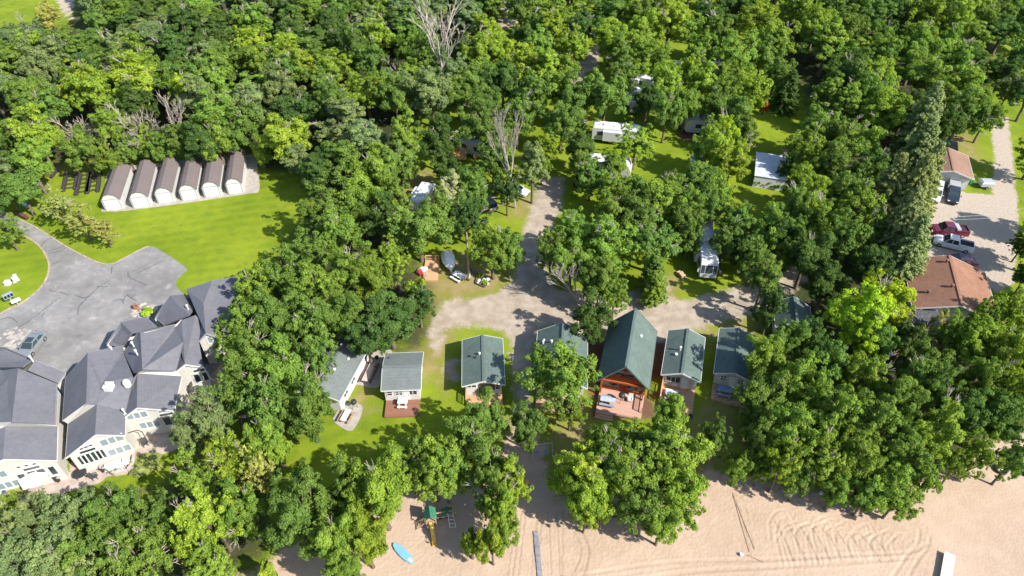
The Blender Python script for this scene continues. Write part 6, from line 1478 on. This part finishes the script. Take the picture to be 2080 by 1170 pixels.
sw = empty('swing_frame', P(1100,922), .15, 'light metal swing frame under the middle path tree', 'swing'); q = MB(); q.bar((-1.2,0,2.0), (1.2,0,2.0), .06, .06)
for x in (-1.2,1.2):
    for s in (-1,1): q.bar((x,0,2.0), (x,s*.7,0), .05, .05)
q.build('frame', M_GREYM, sw); q = MB()
for x in (-.5,.5): q.box((x,0,.5), (.5,.25,.06)); [q.bar((x+s,0,.5), (x+s,0,2.0), .02, .02) for s in (-.22,.22)]
q.build('swing', mat('blue_seat', (.08,.25,.55), .5), sw)
gr = empty('information_board', P(1433,938), -.2, 'small white-topped board on posts at the right of the beach clump', 'board'); MB().box((0,0,1.5), (.9,.5,.08), 0, ('X', .3)).build('roof', M_WHITE, gr); q = MB()
for s in (-1,1): q.box((s*.35,0,.75), (.09,.09,1.5))
q.box((0,0,1.1), (.7,.05,.5)); q.build('post', M_WOOD, gr)
for i, (x, y, l) in enumerate(((1505,1128,'small white marker stone by the rope corner'), (1667,1003,'pale sand bucket near the beach wood edge'))):
    s = empty('bucket' if i else 'marker_stone', P(x,y), 0, l, 'bucket' if i else 'stone'); MB().lathe([(.14,0),(.2,.25),(.16,.3),(.02,.28)], n=9).build('shell', M_WHITE, s)
fl = empty('inflatable_float', P(1856,972), .5, 'turquoise inflatable float peeping through the beach wood', 'float'); MB().loft([[(.9*math.cos(t),.55*math.sin(t),0) for t in np.linspace(0,6.28,14,endpoint=False)],[(1.0*math.cos(t),.62*math.sin(t),.15) for t in np.linspace(0,6.28,14,endpoint=False)],[(.85*math.cos(t),.5*math.sin(t),.3) for t in np.linspace(0,6.28,14,endpoint=False)]]).build('hull', mat('turquoise', (.08,.55,.55), .4), fl); MB().box((-.6,0,.35), (.35,.7,.2)).build('pillow', mat('turquoise', (.08,.55,.55), .4), fl)
for a, b, l in (((1488,1002),(1522,1122),'left rope of the marked court on the sand'), ((1488,1002),(1532,1115),'right rope of the marked court on the sand'), ((1518,1128),(1550,1142),'short rope piece below the marked court')):
    o_ = P(*a); d = P(*b)-o_; MB().tube([(0,0,.05), tuple(d*.5+Vector((0,0,.05))), tuple(d+Vector((0,0,.05)))], .022, 5).build('rope', mat('brown_rope', (.24,.16,.10), .9), None, o_); tag(bpy.context.scene.objects[-1] if False else [o for o in COL.objects if o.name.startswith('rope')][-1], l, 'rope')
# ---- gravel yard things
def bin_(px, m, ml, label):
    r = empty('wheelie_bin', P(*px), .1, label, 'bin', 'bins by the garage'); MB().loft([[(-.26,-.28,.1),(.26,-.28,.1),(.26,.28,.1),(-.26,.28,.1)],[(-.33,-.36,1.0),(.33,-.36,1.0),(.33,.36,1.0),(-.33,.36,1.0)]]).build('body', m, r)
    MB().box((0,.02,1.04), (.72,.8,.09)).build('lid', ml, r); wheels(r, [(-.3,.3),(.3,.3)], .12, .08)
bin_((1955,374), mat('bin_blue', (.05,.12,.35), .5), mat('bin_yellow', (.6,.45,.03), .5), 'blue bin with yellow lid beside the garage corner'); bin_((1969,374), mat('bin_green', (.03,.2,.07), .5), mat('bin_green', (.03,.2,.07), .5), 'green bin beside the yellow-lidded bin')
tr_ = empty('cargo_trailer', P(1999,380), 1.5, 'small grey covered trailer standing by the gravel drive', 'trailer'); MB().loft([[(-.8,-1.1,.5),(.8,-1.1,.5),(.8,1.1,.5),(-.8,1.1,.5)],[(-.8,-1.1,1.1),(.8,-1.1,1.1),(.8,1.1,1.1),(-.8,1.1,1.1)],[(-.6,-.9,1.45),(.6,-.9,1.45),(.6,.9,1.45),(-.6,.9,1.45)]]).build('cover', M_RVG, tr_); MB().bar((0,1.1,.5), (0,2.0,.45), .1, .1).build('hitch', M_BLK, tr_); wheels(tr_, [(-.85,0),(.85,0)], .3, .2)
bk = empty('bicycle', P(1886,466), .6, 'white bicycle leaning at the bushes left of the maroon pickup', 'bicycle')
for y in (-.5,.5): MB().tube([(0, y+.33*math.cos(t), .35+.33*math.sin(t)) for t in np.linspace(0,6.28,13)], .03, 5).build('wheel', M_RUB, bk)
MB().tube([(0,-.5,.35),(0,-.15,.85),(0,.38,.9),(0,.5,.35)], .035, 5).tube([(-.3,.38,1.05),(.3,.38,1.05)], .03, 5).tube([(0,-.15,.85),(0,.05,.35),(0,.38,.9)], .03, 5).build('frame', M_WHITE, bk)
for i, (a, b) in enumerate((((2100,428),(1935,446)), ((2100,418),(1945,440)))):
    o_ = P(*b, 4.5); d = P(*a, 7.0)-o_; w = MB(); w.tube([tuple(d*t+Vector((0,0,-.5*math.sin(math.pi*t)))) for t in np.linspace(0,1,7)], .022, 4); o = w.build('power_line', M_GREYM, None, o_); tag(o, ('lower' if i == 0 else 'upper')+' thin power line crossing the gravel yard', 'power line')
# ---- camp things
yd = empty('wooden_deck', P(928,320), .1, 'yellow cedar deck with steps in the dark clearing', 'deck'); deck(yd, -1.8, 1.8, -1.4, 1.4, .6, M_YWOOD, rail=(((-1.7,1.3),(1.7,1.3)),((1.7,-1.3),(1.7,1.3))), steps=(-1.4,-.2,-1.4,3), name='deck_floor')
yb = empty('garden_bench', P(970,322), .8, 'yellow cedar bench right of the cedar deck', 'bench'); MB().box((0,0,.45), (1.6,.5,.07)).build('seat', M_YWOOD, yb); MB().box((0,.27,.8), (1.6,.07,.6)).build('backrest', M_YWOOD, yb)
for x in (-.7,.7): MB().box((x,0,.21), (.1,.5,.42)).build('leg', M_YWOOD, yb)
tb = empty('blue_tarp', P(1474,178), .2, 'blue tarp shelter in the upper camp', 'tarp'); MB().raw([(-1.5,-1,1.8),(1.5,-1,1.8),(1.5,1,2.1),(-1.5,1,2.1),(-1.5,-1,1.75),(1.5,-1,1.75),(1.5,1,2.05),(-1.5,1,2.05)], [(0,1,2,3),(7,6,5,4),(0,4,5,1),(1,5,6,2),(2,6,7,3),(3,7,4,0)]).build('cloth', mat('tarp_blue', (.10,.30,.60), .6), tb); q = MB()
for x in (-1.4,1.4):
    for y in (-.9,.9): q.bar((x,y,1.8+.1*y), (x,y,0), .05, .05)
q.build('pole', M_GREYM, tb)
for i, (x, y, l) in enumerate(((1262,424,'red and brown campfire seat by the island clump camper'), (1408,440,'small grey cooler beside the motorhome'), (1382,560,'stack of split firewood left of the motorhome'))):
    r = empty(('campfire_bench','cooler','firewood_stack')[i], P(x,y), .4, l, ('seat','cooler','firewood')[i])
    if i == 0: MB().box((0,0,.45), (1.4,.4,.1)).build('seat', M_RED, r); [MB().box((s*.5,0,.2), (.15,.35,.4)).build('leg', M_WOOD, r) for s in (-1,1)]
    elif i == 1: MB().box((0,0,.25), (.8,.45,.5)).build('body', M_RVG, r, bevel=.03); MB().box((0,0,.53), (.84,.48,.08)).build('lid', M_WHITE, r)
    else:
        q = MB()
        for k in range(16): q.tube([(-.35,(k%6)*.26-.7,.13+(k//6)*.23),(.35,(k%6)*.26-.68,.13+(k//6)*.23)], .12, 6)
        q.build('logs', mat('split_wood', (.42,.30,.18), .9, .25, 4), r)
for i in range(6): add_tree('bush', P(1534+i*12, 376+i*2.2), 1.0, 1.7, 'fresh', 'small clipped bush in the hedge under the mobile home', 'hedge bushes under the mobile home')
# summary check
from collections import Counter
ct = Counter(o['label'] for o in COL.objects if o.parent is None and 'label' in o and 'group' not in o)
print('DUP', [k for k, v in ct.items() if v > 1][:20]); print('LONG', [o['label'] for o in COL.objects if 'label' in o and not 4 <= len(o['label'].split()) <= 16][:10])
